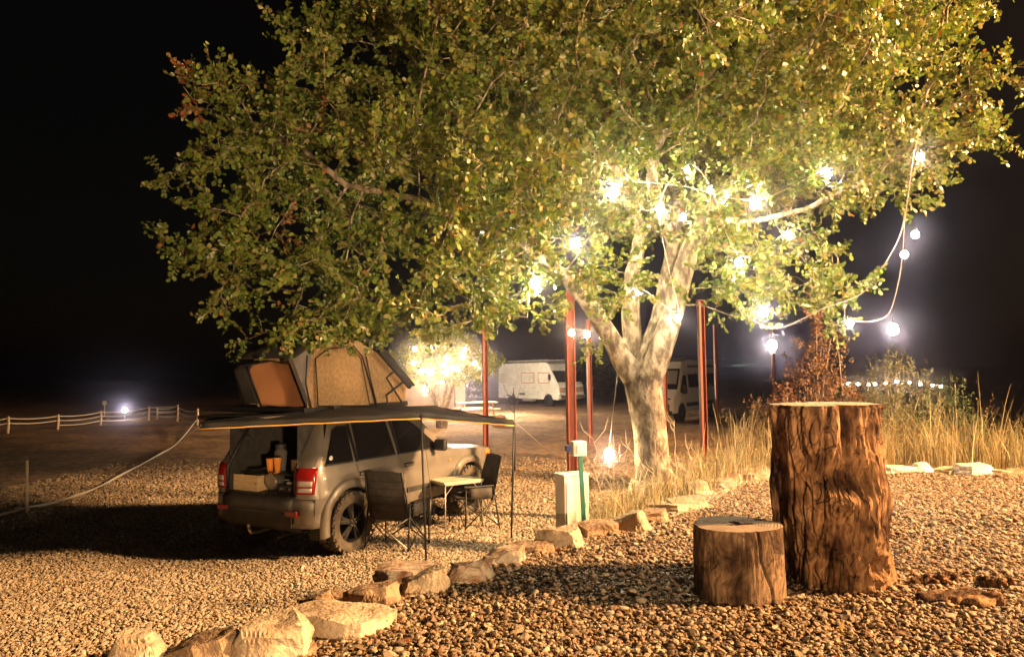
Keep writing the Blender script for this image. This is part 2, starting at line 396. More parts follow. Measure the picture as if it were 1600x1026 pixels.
# ------------------------------------------------------------------ far setting
def hills():
    mb = MB(); rg = random.Random(3)
    for (x0, x1, Y, h, z0) in ((-420, 420, 420, 7, -3), (60, 420, 300, 6, -3)):
        n = 60; top = []
        for i in range(n):
            x = x0+(x1-x0)*i/(n-1); top.append((x, Y, z0+h*(.6+.4*noise.noise(Vector((x*.012, Y, 0))))*math.sin(PI*min(1, max(0, (i+2)/(n+3))))))
        b0 = len(mb.v)
        for p in top: mb.v += [(p[0], p[1]-40, z0), p, (p[0], p[1]+40, z0)]
        for i in range(n-1):
            a = b0+3*i; mb.f += [(a, a+3, a+4, a+1), (a+1, a+4, a+5, a+2)]
    tag(mb.build('hills', pmat('dark_hillside', (.04, .04, .03), (.07, .065, .05), .05, .95), None, True), kind='structure')
hills()

# ------------------------------------------------------------------ leaf clouds
LEAF_T = np.array([(0, 0, 0), (.35, .30, .05), (.74, .33, .04), (1, 0, -.05), (.74, -.33, .04), (.35, -.30, .05)])
def leaves_mesh(name, base, d, nrm, size, cols, width=1.0):
    d = d/np.linalg.norm(d, axis=1, keepdims=True)
    s = np.cross(nrm, d); s /= np.linalg.norm(s, axis=1, keepdims=True)+1e-9
    n = np.cross(d, s)
    T = LEAF_T
    V = base[:, None, :] + size[:, None, None]*(T[None, :, 0:1]*d[:, None, :] + T[None, :, 1:2]*width*s[:, None, :] + T[None, :, 2:3]*n[:, None, :])
    N = len(base); o = (np.arange(N)*6)[:, None]
    F = np.concatenate([o+np.array([0, 3, 2, 1]), o+np.array([0, 5, 4, 3])], 0)
    return big_mesh(name, V.reshape(-1, 3), F, np.repeat(cols, 6, axis=0))
def unit(n, rg): 
    v = rg.normal(size=(n, 3)); return v/np.linalg.norm(v, axis=1, keepdims=True)
def palette(n, rg, pal, w, jit=.15):
    pal = np.array(pal); k = rg.choice(len(pal), n, p=np.array(w)/sum(w))
    return np.clip(pal[k]*(1+rg.normal(0, jit, (n, 1))), .005, 1)

# ------------------------------------------------------------------ the big tree
def colonize(attr, nodes, parents, step, kill, influence, iters, rg, drift=(0, 0, 0)):
    pos = [np.array(p) for p in nodes]; par = list(parents)
    A = attr.copy(); Pn = np.array(pos)
    d = np.full(len(A), 1e9); near = np.zeros(len(A), int)
    for s0 in range(0, len(Pn), 200):
        blk = Pn[s0:s0+200]; dd = np.linalg.norm(A[:, None]-blk[None], axis=2); j = dd.argmin(1); m = dd[np.arange(len(A)), j]
        u = m < d; d[u] = m[u]; near[u] = j[u]+s0
    kids = {}
    for it in range(iters):
        act = d < influence
        if not act.any(): break
        v = A[act]-np.array(pos)[near[act]]; v /= np.linalg.norm(v, axis=1, keepdims=True)+1e-9
        acc = np.zeros((len(pos), 3)); np.add.at(acc, near[act], v)
        ids = np.unique(near[act]); new = []; np_ = []
        for i in ids:
            g = acc[i]; L = np.linalg.norm(g)
            if L < 1e-3: continue
            g = g/L + rg.normal(0, .16, 3)+np.array(drift); g /= np.linalg.norm(g)
            q = pos[i]+g*step
            if any(np.linalg.norm(q-c) < step*.45 for c in kids.get(i, [])):
                g = g+rg.normal(0, .6, 3); g /= np.linalg.norm(g); q = pos[i]+g*step
                if len(kids.get(i, [])) > 3: continue
            kids.setdefault(i, []).append(q); new.append(q); np_.append(i)
        if not new: break
        b0 = len(pos); pos += new; par += np_
        nn = np.array(new)
        for s0 in range(0, len(nn), 200):
            dd = np.linalg.norm(A[:, None]-nn[None, s0:s0+200], axis=2); j = dd.argmin(1); m = dd[np.arange(len(A)), j]
            u = m < d; d[u] = m[u]; near[u] = j[u]+b0+s0
        ok = d > kill; A = A[ok]; d = d[ok]; near = near[ok]
        if len(A) == 0: break
    return np.array(pos), np.array(par)
def skeleton_tubes(pos, par, rad, min_r=0.0, sides=6):
    mb = MB(); n = len(pos); kids = [[] for _ in range(n)]
    for i in range(n):
        if par[i] >= 0: kids[par[i]].append(i)
    done = np.zeros(n, bool)
    starts = [(i, None) for i in range(n) if par[i] < 0]
    while starts:
        i, pr = starts.pop(); ch = []; rr = []
        if pr is not None: ch.append(Vector(pos[pr])); rr.append(min(rad[pr]*.8, rad[i]*1.25))
        while True:
            ch.append(Vector(pos[i])); rr.append(rad[i])
            ks = sorted(kids[i], key=lambda k: -rad[k])
            if not ks: break
            for k in ks[1:]: starts.append((k, i))
            i = ks[0]
        if len(ch) > 1 and max(rr) > min_r:
            mb.tube(ch, rr, sides if max(rr) > .035 else 4, caps=False)
    return mb, kids
def big_tree():
    rg = np.random.default_rng(11)
    limbs = [  # (px, py, Y, radius); the first chain is the trunk
        [(1026, 800, 9.2, .30), (1023, 760, 9.2, .25), (1019, 715, 9.2, .222), (1015, 670, 9.2, .212), (1009, 630, 9.2, .225), (1004, 600, 9.2, .245)],
        [(1002, 600, 9.2, .20), (975, 565, 9.15, .165), (958, 535, 9.05, .14), (925, 480, 8.8, .12), (880, 430, 8.6, .085), (820, 385, 8.5, .06), (740, 350, 8.2, .045)],
        [(1002, 602, 9.25, .18), (990, 545, 9.4, .15), (984, 490, 9.4, .14), (988, 430, 9.4, .12), (1000, 370, 9.5, .10), (985, 300, 9.7, .085), (940, 220, 9.7, .07)],
        [(1005, 600, 9.2, .15), (1008, 555, 9.2, .125), (1028, 500, 9.3, .12), (1040, 440, 9.3, .11), (1052, 380, 9.3, .10), (1060, 320, 9.3, .085)],
        [(1008, 605, 9.15, .22), (1030, 555, 9.05, .175), (1048, 500, 9.0, .16), (1060, 450, 9.0, .15), (1078, 390, 9.0, .14), (1100, 345, 9.0, .12), (1130, 300, 9.0, .10), (1190, 240, 9.0, .08), (1260, 190, 9.0, .065)],
        [(1052, 380, 9.3, .10), (1030, 330, 9.1, .095), (1018, 285, 9.0, .09), (1022, 235, 9.0, .085), (1050, 185, 9.0, .075), (1090, 140, 9.1, .065), (1130, 80, 9.3, .05)],
        [(1100, 345, 9.0, .07), (1180, 345, 9.1, .045), (1260, 325, 9.1, .036), (1340, 290, 9.0, .03), (1430, 225, 8.9, .022)],
        [(740, 350, 8.2, .045), (650, 310, 8.1, .04), (540, 290, 8.2, .042), (470, 230, 8.4, .036), (400, 205, 8.5, .028)],
        [(940, 220, 9.7, .07), (860, 160, 9.4, .06), (760, 130, 9.1, .05), (660, 110, 8.9, .04)],
        [(985, 300, 9.7, .08), (1000, 240, 10.3, .07), (960, 170, 10.8, .06), (920, 110, 11.2, .05)],
        [(1130, 300, 9.0, .09), (1180, 280, 9.8, .07), (1230, 230, 10.6, .06), (1290, 190, 11.2, .045)],
    ]
    pos, par, rman = [], [], []
    for li, L in enumerate(limbs):
        pts = [(P(a, b_, Y), r) for a, b_, Y, r in L]
        if li == 0: prev = -1; start = 0
        else:
            prev = int(np.argmin([np.linalg.norm(np.array(pts[0][0])-q) for q in pos])); 
        for k in range(len(pts)-1):
            a, ra = pts[k]; c, rc = pts[k+1]; nseg = max(1, int((c-a).length/.17))
            for j in range(nseg+(1 if k == len(pts)-2 else 0)):
                if li > 0 and k == 0 and j == 0: continue
                tt = j/nseg; q = a.lerp(c, tt); r = (ra+(rc-ra)*tt)*(.86 if li else 1)
                q = q + Vector(rg.normal(0, .006 if li else .003, 3))
                pos.append(np.array(q)); par.append(prev); rman.append(r); prev = len(pos)-1
    nman = len(pos)
    blobs = [(385, 175, 8.6, .75, 1.0, .62), (320, 160, 8.5, .42, .5, .32), (325, 300, 8.6, .5, .8, .5), (420, 340, 8.5, 1.0, 1.2, .8), (290, 375, 8.5, .4, .5, .22), (395, 465, 8.3, .55, .8, .42), (370, 525, 8.3, .33, .5, .15), (560, 420, 8.0, 1.2, 1.3, .8),
             (480, 500, 8.0, .9, .9, .32), (580, 190, 8.6, 1.2, 1.6, .95), (475, 95, 9.0, .7, .8, .55), (730, 400, 8.0, 1.1, 1.3, .72), (620, 490, 7.9, .8, .9, .35), (740, 150, 8.6, 1.3, 1.8, 1.0), (860, 330, 8.1, 1.2, 1.5, .85), (640, 40, 9, 1.3, 1.5, .6),
             (950, 120, 8.8, 1.6, 2.2, 1.4), (1100, 180, 8.9, 1.5, 2.1, 1.2), (1250, 110, 9, 1.5, 2.0, 1.2), (1290, 240, 9, 1.2, 1.6, .75), (1420, 90, 9, 1.1, 1.4, .85), (1400, 235, 8.8, .9, 1.0, .5), (1440, 290, 8.8, .4, .6, .25), (1540, 150, 8.8, .65, .8, .4), (1530, 215, 8.8, .45, .5, .2),
             (1190, 405, 8.5, .8, 1.1, .5), (1230, 450, 8.4, .8, .8, .3), (1300, 455, 8.3, .38, .5, .14), (1175, 500, 8.5, .25, .3, .12), (1310, 510, 8.3, .12, .15, .14), (1300, 405, 8.5, .3, .3, .08), (830, 450, 8.0, 1.0, .9, .38), (860, 490, 8.1, .45, .5, .2), (930, 490, 8.4, .45, .4, .18), (905, 435, 8.0, .6, .4, .4), (840, 400, 7.8, .6, .4, .4), (975, 440, 8.3, .35, .5, .3), (960, 330, 8.0, .7, .7, .6), (1130, 330, 8.2, .5, .6, .5), (745, 480, 7.9, .35, .4, .15), (1085, 530, 8.7, .14, .2, .2), (920, 548, 8.6, .18, .2, .1),
             (1000, -90, 9.3, 3.0, 2.8, 1.1), (700, -60, 9.2, 1.7, 2, .7), (1350, -70, 9.3, 2.2, 2.2, .9), (1570, -10, 9, .8, 1.0, .35),
             (1000, 230, 11.5, 2.8, 1.7, 1.7), (700, 260, 11, 2.0, 1.5, 1.3), (1290, 220, 11.3, 2.0, 1.5, 1.1), (960, 60, 7.0, 2.3, 1.2, .8), (760, 250, 7.0, 1.4, .9, .8), (1230, 60, 7.2, 1.8, 1.0, .8)]
    holes = [(635, 305, .33, .22), (590, 80, .30, .26), (1400, 135, .22, .16), (1555, 55, .30, .25), (900, 75, .0, .0), (1190, 130, .15, .1), (445, 560, .5, .12), (1310, 350, .35, .14), (1350, 355, .35, .12), (250, 260, .3, .15), (640, 95, .2, .16)]
    att = []
    vol = [b_[3]*b_[4]*b_[5] for b_ in blobs]; tot = sum(vol); NA = 9000
    for b_, v in zip(blobs, vol):
        n = max(18, int(NA*v/tot)); c = np.array(P(b_[0], b_[1], b_[2])); k = unit(n, rg)*(rg.uniform(0, 1, (n, 1))**.38)
        att.append(c+k*np.array(b_[3:6]))
    att = np.vstack(att)
    # keep the view open onto the limbs over the fork, and the small gaps of sky
    Ri = CM.transposed(); Rm = np.array(Ri)
    q = (att-np.array(CAM)) @ Rm.T; PX = 800+q[:, 0]/-q[:, 2]*FPX; PY = 513-q[:, 1]/-q[:, 2]*FPX
    bad = (PX > 1000) & (PX < 1100) & (PY > 385) & (PY < 560) & (att[:, 1] < 9.0)
    bad |= (PX > 1005) & (PX < 1062) & (PY > 225) & (PY < 345) & (att[:, 1] < 8.8)
    bad |= (PY > 560) | ((PX > 940) & (PX < 1130) & (PY > 490) & ~((PX > 1065) & (PX < 1105)))
    for hx, hy, ha, hb in holes:
        if ha: bad |= ((PX-hx)/(ha*140))**2+((PY-hy)/(hb*140))**2 < 1
    gap = np.array([noise.noise(Vector((a[0]*.85, a[1]*.85, a[2]*2.1))) for a in att]); edge_gap = np.array([noise.noise(Vector((a[0]*1.9+5, a[1]*1.9, a[2]*3.3))) for a in att])
    bad |= (gap < -.18) | ((edge_gap < -.16) & (PX < 680)) | ((edge_gap < -.30) & (PX >= 680))
    att = att[~bad]
    pos, par = colonize(att, pos, par, .17, .20, 1.6, 110, rg)
    n = len(pos); rad = np.zeros(n); kid = [[] for _ in range(n)]
    for i in range(n):
        if par[i] >= 0: kid[par[i]].append(i)
    for i in range(n-1, -1, -1):
        if not kid[i]: rad[i] = .0045
        else: rad[i] = (sum(rad[k]**2.35 for k in kid[i]))**(1/2.35)
        if i < nman: rad[i] = max(rman[i], 0)
        else: rad[i] = min(rad[i], .055)
    tree = thing('broadleaf_tree', 'large broadleaf tree with spreading lit crown and pale forked trunk behind the border stones', 'tree', P(1022, 800, 9.2))
    off = tree.location.copy()
    mb, kids = skeleton_tubes(pos-np.array(off), par, rad, 0, 10)
    # root flare
    for k in range(7):
        a = k*2*PI/7+.3; c = Vector((math.cos(a), math.sin(a), 0))
        mb.tube([Vector((0, 0, .35))+c*.14, Vector((0, 0, .05))+c*.30, Vector((0, 0, -.25))+c*.48], [.14, .11, .05], 7)
    mb.build('trunk', M['bark'], tree, True)
    # twigs + leaves
    thin = np.array([i for i in range(nman, n) if rad[i] < .024])
    is_tip = np.array([len(kid[i]) == 0 for i in thin])
    B, D, Nn, Sz, C = [], [], [], [], []
    twig = MB()
    patch = np.array([noise.noise(Vector(pos[i])*1.1) for i in thin]); patch2 = np.array([noise.noise(Vector(pos[i])*.9+Vector((9, 4, 2))) for i in thin])
    for q_, i in enumerate(thin):
        p = pos[i]; d0 = p-pos[par[i]]; d0 /= np.linalg.norm(d0)+1e-9
        nt_ = 5 if is_tip[q_] else (3 if pos[i][0] < -1.2 else 2)
        for tno in range(nt_):
            d = d0*(.9 if is_tip[q_] else .35)+rg.normal(0, .55, 3); d /= np.linalg.norm(d)
            L = rg.uniform(.18, .38); nl = int(L/.021); bend = rg.normal(0, .25, 3)+np.array([0, 0, .12])
            s = np.linspace(.15, 1, nl)[:, None]; bp = p+d*L*s+bend*L*s*s*.5
            if rg.random() < .5: twig.tube([p, p+d*L*.5+bend*L*.125, p+d*L+bend*L*.5], [.0035, .0025, .0015], 3, caps=False)
            side = np.cross(d, rg.normal(0, 1, 3)); side /= np.linalg.norm(side)+1e-9
            sg = np.where(np.arange(nl) % 2 == 0, 1, -1)[:, None]
            ld = d*.55+side*sg*.8+rg.normal(0, .33, (nl, 3))
            B.append(bp); D.append(ld); Nn.append(np.cross(d, side)[None]*rg.choice([-1, 1])+rg.normal(0, .55, (nl, 3))); Sz.append(rg.uniform(.034, .078, nl))
            a, b2 = patch[q_]+(.32 if pos[i][0] < -3.55 else 0), patch2[q_]
            if a > .56: pal, w = [(.22, .10, .035), (.16, .11, .035), (.26, .07, .025)], (3, 4, 1)
            elif b2 > .25: pal, w = [(.15, .16, .03), (.20, .18, .05), (.11, .14, .03)], (3, 2, 3)
            else: pal, w = [(.115, .165, .028), (.165, .19, .038), (.075, .12, .022), (.23, .20, .06)], (4, 4, 3, 2)
            c = palette(nl, rg, pal, w, .22)
            odd = rg.random(nl) < .006; c[odd] = (.28, .12, .04)
            C.append(c)
    B = np.vstack(B)-np.array(off); D = np.vstack(D); Nn = np.vstack(Nn); Sz = np.concatenate(Sz); C = np.vstack(C)
    twig.v = [tuple(np.array(v)-np.array(off)) for v in twig.v]
    tw = obj('twig_mass', twig.mesh('twig_mass'), M['bark'], tree); tw['kind'] = 'stuff'
    print("TREE nodes", n, "leaves", len(B))
    lv = obj('foliage', leaves_mesh('foliage', B, D, Nn, Sz, C), M['leaf'], tree); lv['kind'] = 'stuff'
    # ivory twine and dry seed cluster hanging under the crown
    return tree
big_tree()

def shrub(name, label, cat, loc, blobs, nleaf, size, pal, w, stems=True, group=None, width=1.0, mat='bush', seed=1, upright=0.0):
    rg = np.random.default_rng(seed); t_ = thing(name, label, cat, loc, 0, group)
    B = []; vol = [b_[3]*b_[4]*b_[5] for b_ in blobs]; tot = sum(vol); cen = []
    for b_, v in zip(blobs, vol):
        nc = max(4, int(nleaf/14*v/tot)); k = unit(nc, rg)*(rg.uniform(0, 1, (nc, 1))**.45)
        cc = np.array(b_[:3])+k*np.array(b_[3:6]); cen.append(cc)
    cen = np.vstack(cen); n = len(cen)*14
    cl = np.repeat(cen, 14, axis=0); dirs = np.repeat(unit(len(cen), rg)+np.array([0, 0, .4+upright]), 14, axis=0)
    tpos = rg.uniform(0, 1, (n, 1)); base = cl+dirs*tpos*size*3.2+rg.normal(0, size*.35, (n, 3))
    d = dirs*.6+rg.normal(0, .7, (n, 3))
    cc = palette(len(cen), rg, pal, w, .25).repeat(14, axis=0)*(1+rg.normal(0, .15, (n, 1)))
    f = obj('foliage' if cat == 'tree' else 'leaves', leaves_mesh('foliage', base, d, unit(n, rg), rg.uniform(.7, 1.2, n)*size, np.clip(cc, .004, 1), width), M[mat], t_); f['kind'] = 'stuff'
    if stems:
        mb = MB()
        for k in range(min(26, len(cen)//3)):
            c = cen[rg.integers(len(cen))]; p0 = Vector((rg.normal(0, .12), rg.normal(0, .12), -.05)); mid = p0.lerp(Vector(c), .5)+Vector(rg.normal(0, .08, 3))
            mb.tube([p0, mid, Vector(c)], [.02, .012, .005], 4, caps=False)
        mb.build('stem' if cat != 'tree' else 'trunk', M['bark'], t_)
    return t_
# ------------------------------------------------------------------ the parked off-road car
# local frame: x to its right, y forward from the rear bumper, z up
def wheel(name, parent, c, r, w, side, rimmat, tyremat, spokes=5, lugs=26, rim_r=.245):
    x = c[0]; s = side
    prof = [(rim_r, -w*.42), (rim_r+.03, -w*.46), (r*.80, -w*.52), (r*.93, -w*.50), (r*.985, -w*.40), (r, -w*.2), (r, w*.2), (r*.985, w*.40), (r*.93, w*.50), (r*.80, w*.52), (rim_r+.03, w*.46), (rim_r, w*.42)]
    wh = MB().lathe([(rim_r*1.01, -w*.40), (rim_r*.96, -w*.30), (rim_r*.93, 0), (rim_r*.96, w*.30), (rim_r*1.01, w*.40)], 32, c, 'X').build(name, rimmat, parent, 'auto')
    ty = MB().lathe(prof, 40, c, 'X', closed=True).build('tyre', tyremat, wh, 'auto')
    mb = MB()
    if lugs:
        for k in range(lugs):
            a = 2*PI*k/lugs
            for j, xx in enumerate((-w*.36, -w*.12, w*.12, w*.36)):
                aa = a+(j % 2)*PI/lugs
                rr = r+.004 if abs(xx) < w*.3 else r-.004
                p = (x+xx, c[1]+rr*math.cos(aa), c[2]+rr*math.sin(aa))
                mb.box(p, (w*.19, r*4.0/lugs, .022), Matrix.Rotation(aa-PI/2, 3, 'X'))
            for sx in (-1, 1):
                aa = a+PI/lugs*.5
                p = (x+sx*w*.49, c[1]+r*.945*math.cos(aa), c[2]+r*.945*math.sin(aa)); mb.box(p, (.018, r*2.4/lugs, .07), Matrix.Rotation(aa-PI/2, 3, 'X'))
        tb = mb.build('tread_blocks', tyremat, wh); tb['kind'] = 'stuff'
    d = MB(); X0 = x+s*w*.20
    d.lathe([(0, s*w*.02), (rim_r*.9, 0), (rim_r*.95, -s*.02)], 32, (X0-s*.08, c[1], c[2]), 'X')
    d.build('brake_disc', M['black_metal'], wh, 'auto')
    sp = MB()
    for k in range(spokes):
        a = 2*PI*k/spokes+.3; ca, sa = math.cos(a), math.sin(a)
        for da in (-.16, .16):
            b2 = a+da
            sp.bar((X0+s*.035, c[1]+.05*math.cos(a+da*.6), c[2]+.05*math.sin(a+da*.6)), (X0, c[1]+rim_r*.95*math.cos(b2), c[2]+rim_r*.95*math.sin(b2)), .035, .045)
    sp.lathe([(0, s*.06), (.045, s*.055), (.065, s*.03), (.07, -s*.02)], 20, (X0, c[1], c[2]), 'X')
    sp.build('spokes', rimmat, wh, False, bevel=.006)
    nb = MB()
    for k in range(5):
        a = 2*PI*k/5; nb.lathe([(0, s*.075), (.009, s*.073), (.010, s*.03)], 8, (X0, c[1]+.045*math.cos(a), c[2]+.045*math.sin(a)), 'X')
    nb.build('lug_nuts', M['chrome'], wh, 'auto')
    return wh
CAR_RZ = R(-29)
def suv():
    Lc, RW, FW, TR = 4.42, .74, 3.52, .385      # length, wheel stations, tyre radius
    dirv = Vector((math.sin(-CAR_RZ), math.cos(CAR_RZ), 0)); rgt = Vector((dirv.y, -dirv.x, 0))
    wp = P(551, 810, 9.55); base = Vector((wp.x, wp.y, LOW)) - dirv*RW - rgt*.90
    car = thing('off_road_car', 'dusty grey off-road estate car with open tailgate and black wheels, parked under the awning', 'car', base, CAR_RZ)
    body = M['body']
    BELT = 1.10
    def belt(y): return BELT+.05*(1-min(1, max(0, (y-.2)/3)))
    def roofz(y): return 1.745-.05*max(0, (y-2.0))**2/.5*.4-.06*max(0, .9-y)
    def vside(y, z):                     # half width of the flank
        k = 0
        if y > 3.6: k += .10*((y-3.6)/.8)**2
        if y < .35: k += .10*((.35-y)/.35)**2
        if z <= BELT+.03:
            w = np.interp(z, [.36, .44, .60, .80, .86, 1.0, 1.13], [.80, .865, .895, .905, .893, .885, .862])
        else:
            t_ = (z-BELT-.03)/.62; w = .862-.17*t_-.05*t_*t_
        return float(w)-k
    def side_pt(y, z, s=1, o=0.0): return (s*(vside(y, z)+o), y, z)
    def arch(y, z, m=0.0):
        return ((y-RW)**2+(z-.41)**2 < (.455+m)**2) or ((y-FW)**2+(z-.41)**2 < (.455+m)**2)
    # lower shell
    lo = MB(); ys = lin(.12, Lc-.12, 150); 
    def top_of(y): return belt(y) if y < 2.85 else belt(2.85)-.015-.11*((y-2.85)/1.5)**1.5
    for s in (-1, 1):
        lo.grid(lambda y, w: side_pt(y, .42+(top_of(y)-.42)*w, s), ys, lin(0, 1, 26), keep=lambda y, w: not arch(y, .42+(top_of(y)-.42)*w))
    lo.build('body', body, car, True)
    # roof and greenhouse
    def gh(y0, t_, s):                   # t 0 belt .. 1 roof edge ; y mapped so the ends slope
        a = .16+.34*t_; b_ = 2.92-.64*t_**1.1
        y = a+(b_-a)*y0; z = belt(y)+(roofz(y)-.07-belt(y))*t_
        return (s*vside(y, z), y, z)
    g = MB()
    for s in (-1, 1): g.grid(lambda u, w: gh(u, w, s), lin(0, 1, 40), lin(0, 1, 10))
    g.build('cabin_side', body, car, True)
    r = MB()
    def rf(u, w):
        y = .50+(2.28-.50)*u; e = vside(y, roofz(y)-.07); x = e*math.sin(w*PI/2); return (x, y, roofz(y)-.07+.085*(1-abs(w)**2.6))
    r.grid(rf, lin(0, 1, 24), lin(-1, 1, 18)); r.build('roof', body, car, True)
    # windscreen, bonnet, nose
    ws = MB(); 
    def wsf(u, w):
        z0 = belt(2.8)-.0; yb, yt = 2.92, 2.28; y = yb+(yt-yb)*u; z = z0+(roofz(2.28)-.0-z0)*u-.06*u*0; e = vside(yb, z0)*(1-u)+vside(yt, roofz(yt)-.07)*u
        return (e*w*.985, y+.10*(1-w*w), z)
    ws.grid(wsf, lin(0, 1, 10), lin(-1, 1, 14)); ws.build('windscreen', M['glass'], car, True)
    bo = MB()
    def bof(u, w):
        y = 2.86+(Lc-.10-2.86)*u; x = vside(y, top_of(y))*w; return (x, y+.10*(1-w*w)*u, top_of(y)+.055*(1-abs(w)**3)*(1-.5*u))
    bo.grid(bof, lin(0, 1, 16), lin(-1, 1, 16)); bo.build('bonnet', body, car, True)
    no = MB(); no.grid(lambda u, w: (vside(Lc-.12, .9)*w, Lc-.10+.10*(1-w*w)-(.03*(1-u)), .46+(top_of(Lc-.12)-.46)*u), lin(0, 1, 6), lin(-1, 1, 12)); no.build('front_fascia', body, car, True)
    gr = MB()
    for k in range(7): gr.box(((k-3)*.15, Lc+.0, .86), (.09, .05, .20), None)
    gr.build('grille', M['black'], car, bevel=.01)
    fb = MB(); fb.grid(lambda w, u: (vside(3.9, .6)*w*1.01, Lc-.06+.16*(1-abs(w)**3)+.03*math.sin(u*PI), .42+.26*u), lin(-1, 1, 20), lin(0, 1, 6)); fb.build('front_bumper', body, car, True, thick=.02)
    for s in (-1, 1):
        MB().box((s*.62, Lc-.02, .88), (.26, .10, .17)).build('headlight', M['white_lens'], car, bevel=.03)
    MB().grid(lambda y, z: side_pt(y, z, 1, .008), lin(4.10, 4.29, 5), lin(.83, .97, 4)).build('side_marker', M['orange_lens'], car, True, thick=.01)
    MB().box((.896, 2.98, .93), (.012, .06, .03)).build('side_repeater', M['orange_lens'], car, bevel=.004)
    # doors: panels standing just proud, gaps between them
    def door(y0, y1, nm):
        d = MB(); zz = lin(.50, belt((y0+y1)/2)-.015, 16)
        for s in (-1, 1):
            d = MB(); d.grid(lambda y, z: side_pt(y, z, s, .010), lin(y0, y1, 26), zz, keep=lambda y, z: not arch(y, z, .03))
            dd = d.build(nm, body, car, True)
            h = MB(); yh = y0+.10; h.box((s*(vside(yh, .99)+.035), yh+.03, .985), (.03, .19, .03)); h.build('door_handle', M['chrome'], dd, bevel=.008)
            h = MB(); h.box((s*(vside(yh, .99)+.014), yh+.03, .985), (.012, .22, .06)); h.build('handle_recess', M['black'], dd, bevel=.004)
            h = MB().grid(lambda y, z: side_pt(y, z, s, .024), lin(max(y0+.06, RW+.58), y1-.03, 8), lin(.60, .665, 3)).build('rub_strip', M['dark_plastic'], dd, thick=.012)
    door(.86, 1.79, 'rear_door'); door(1.805, 2.80, 'front_door')
    # side windows
    def win(poly, nm, s, par=car):
        def fn(a, b_, t_): return (s*(vside(a, b_)+t_), a, b_)
        fr = MB().prism([(a+(a-sum(q[0] for q in poly)/len(poly))*.055, b_+(b_-sum(q[1] for q in poly)/len(poly))*.10) for a, b_ in poly], fn, -.01, .009).build(nm, M['black'], par)
        MB().prism(poly, fn, .0, .013).build('pane', M['glass'], fr)
        return fr
    for s in (-1, 1):
        w1 = win([(.30, 1.17), (.79, 1.17), (.82, 1.59), (.66, 1.60), (.55, 1.56)], 'quarter_window', s)
        w2 = win([(.91, 1.17), (1.66, 1.165), (1.62, 1.61), (.95, 1.61)], 'rear_door_window', s)
        w3 = win([(1.80, 1.165), (2.72, 1.155), (2.62, 1.24), (2.28, 1.50), (2.12, 1.585), (1.78, 1.61)], 'front_door_window', s)
        if s == 1:
            MB().lathe([(0, .006), (.030, .005), (.031, 0)], 16, (vside(1, 1.23)+.014, .40, 1.235), 'X').build('round_sticker', M['white_paint'], w1)
            # crumpled reflective sun shade seen inside the front window
            sh = MB(); rg = random.Random(4)
            sh.grid(lambda a, b_: (vside(a, b_)+.0145, a, b_), [2.16, 2.4, 2.62], [1.40, 1.5, 1.56])
    for s in (-1, 1):
        for y in (.855, 1.73): MB().bar((s*(vside(y, 1.17)+.008), y, 1.14), (s*(vside(y-.02, 1.6)+.008), y-.02, 1.62), .02, .07).build('window_pillar', M['black'], car)
    # roof rails
    for s in (-1, 1):
        MB().tube([(s*.60, .70, 1.73), (s*.60, .80, 1.80), (s*.60, 2.0, 1.80), (s*.60, 2.12, 1.73)], .016, 8).build('roof_rail', M['black_metal'], car, True)
    # wheel arch flares and wells
    for yc in (RW, FW):
        for s in (-1, 1):
            fl = MB(); rr = [(.425, -.05), (.43, .028), (.45, .045), (.52, .040), (.545, .012), (.55, -.01)]
            an = lin(-.24, PI+.24, 40)
            def ff(a, k):
                q, o = rr[int(k)]; sq = 1+.05*abs(math.sin(2*a))
                y = yc+q*math.cos(a)*sq; z = .41+q*math.sin(a)*sq*.98
                return (s*(vside(min(max(y, .0), Lc), max(.62, z))+o), y, z)
            fl.grid(ff, an, [0, 1, 2, 3, 4, 5]); fl.build('wheel_arch_flare', body, car, True)
            we = MB(); we.grid(lambda a, x: (s*x, yc+.455*math.cos(a), .41+.455*math.sin(a)), lin(-.2, PI+.2, 20), [.45, .88])
            we.grid(lambda a, q: (s*.46, yc+q*math.cos(a), .41+q*math.sin(a)), lin(-.2, PI+.2, 20), [.02, .455]); we.build('wheel_well', M['black'], car, True)
    for yc in (RW, FW):
        for s in (-1, 1): wheel('wheel', car, (s*.80, yc, TR), TR, .25, s, M['black_metal'], M['rubber'])
    # underbody
    MB().box((0, 2.2, .40), (1.5, 3.9, .10)).box((0, .35, .42), (1.3, .5, .14)).build('underbody', M['black'], car, bevel=.02)
    MB().tube([(.35, .9, .33), (.35, .2, .32), (.35, .02, .30)], .028, 8).build('exhaust_pipe', M['black_metal'], car, True)
    MB().tube([(0, .30, .34), (0, .02, .33), (0, -.10, .34), (0, -.13, .41)], .022, 8).lathe([(0, .03), (.018, .024), (.026, 0), (.018, -.024), (.01, -.04)], 12, (0, -.13, .44)).build('tow_hook', M['chrome'], car, True)
    # rear bumper, swept round the corners
    def plan(t_):                          # t -1..1 across the back
        x = t_; ax = abs(t_)
        if ax < .72: return (x*.80/.72*.86, .0+.03*(ax/.72)**2)
        k = (ax-.72)/.28; a = k*PI/2
        if k < .5:
            a = k*2*PI/2; return (math.copysign(.688+.20*math.sin(a), t_), .03+.22*(1-math.cos(a)))
        return (math.copysign(.888, t_), .25+(k-.5)*2*.10)
    bp = MB(); prof = [(.10, .40), (.01, .42), (-.01, .50), (-.012, .62), (.0, .72), (.03, .765), (.10, .775), (.20, .775)]
    def bpf(t_, k):
        x, y = plan(t_); o, z = prof[int(k)]; ax = abs(t_)
        f = min(1, max(0, (ax-.72)/.14)); 
        return (x-math.copysign(o*f, t_) if t_ else x, y+o*(1-f*.6), z)
    bp.grid(bpf, lin(-1, 1, 48), range(len(prof))); bp.build('rear_bumper', body, car, True)
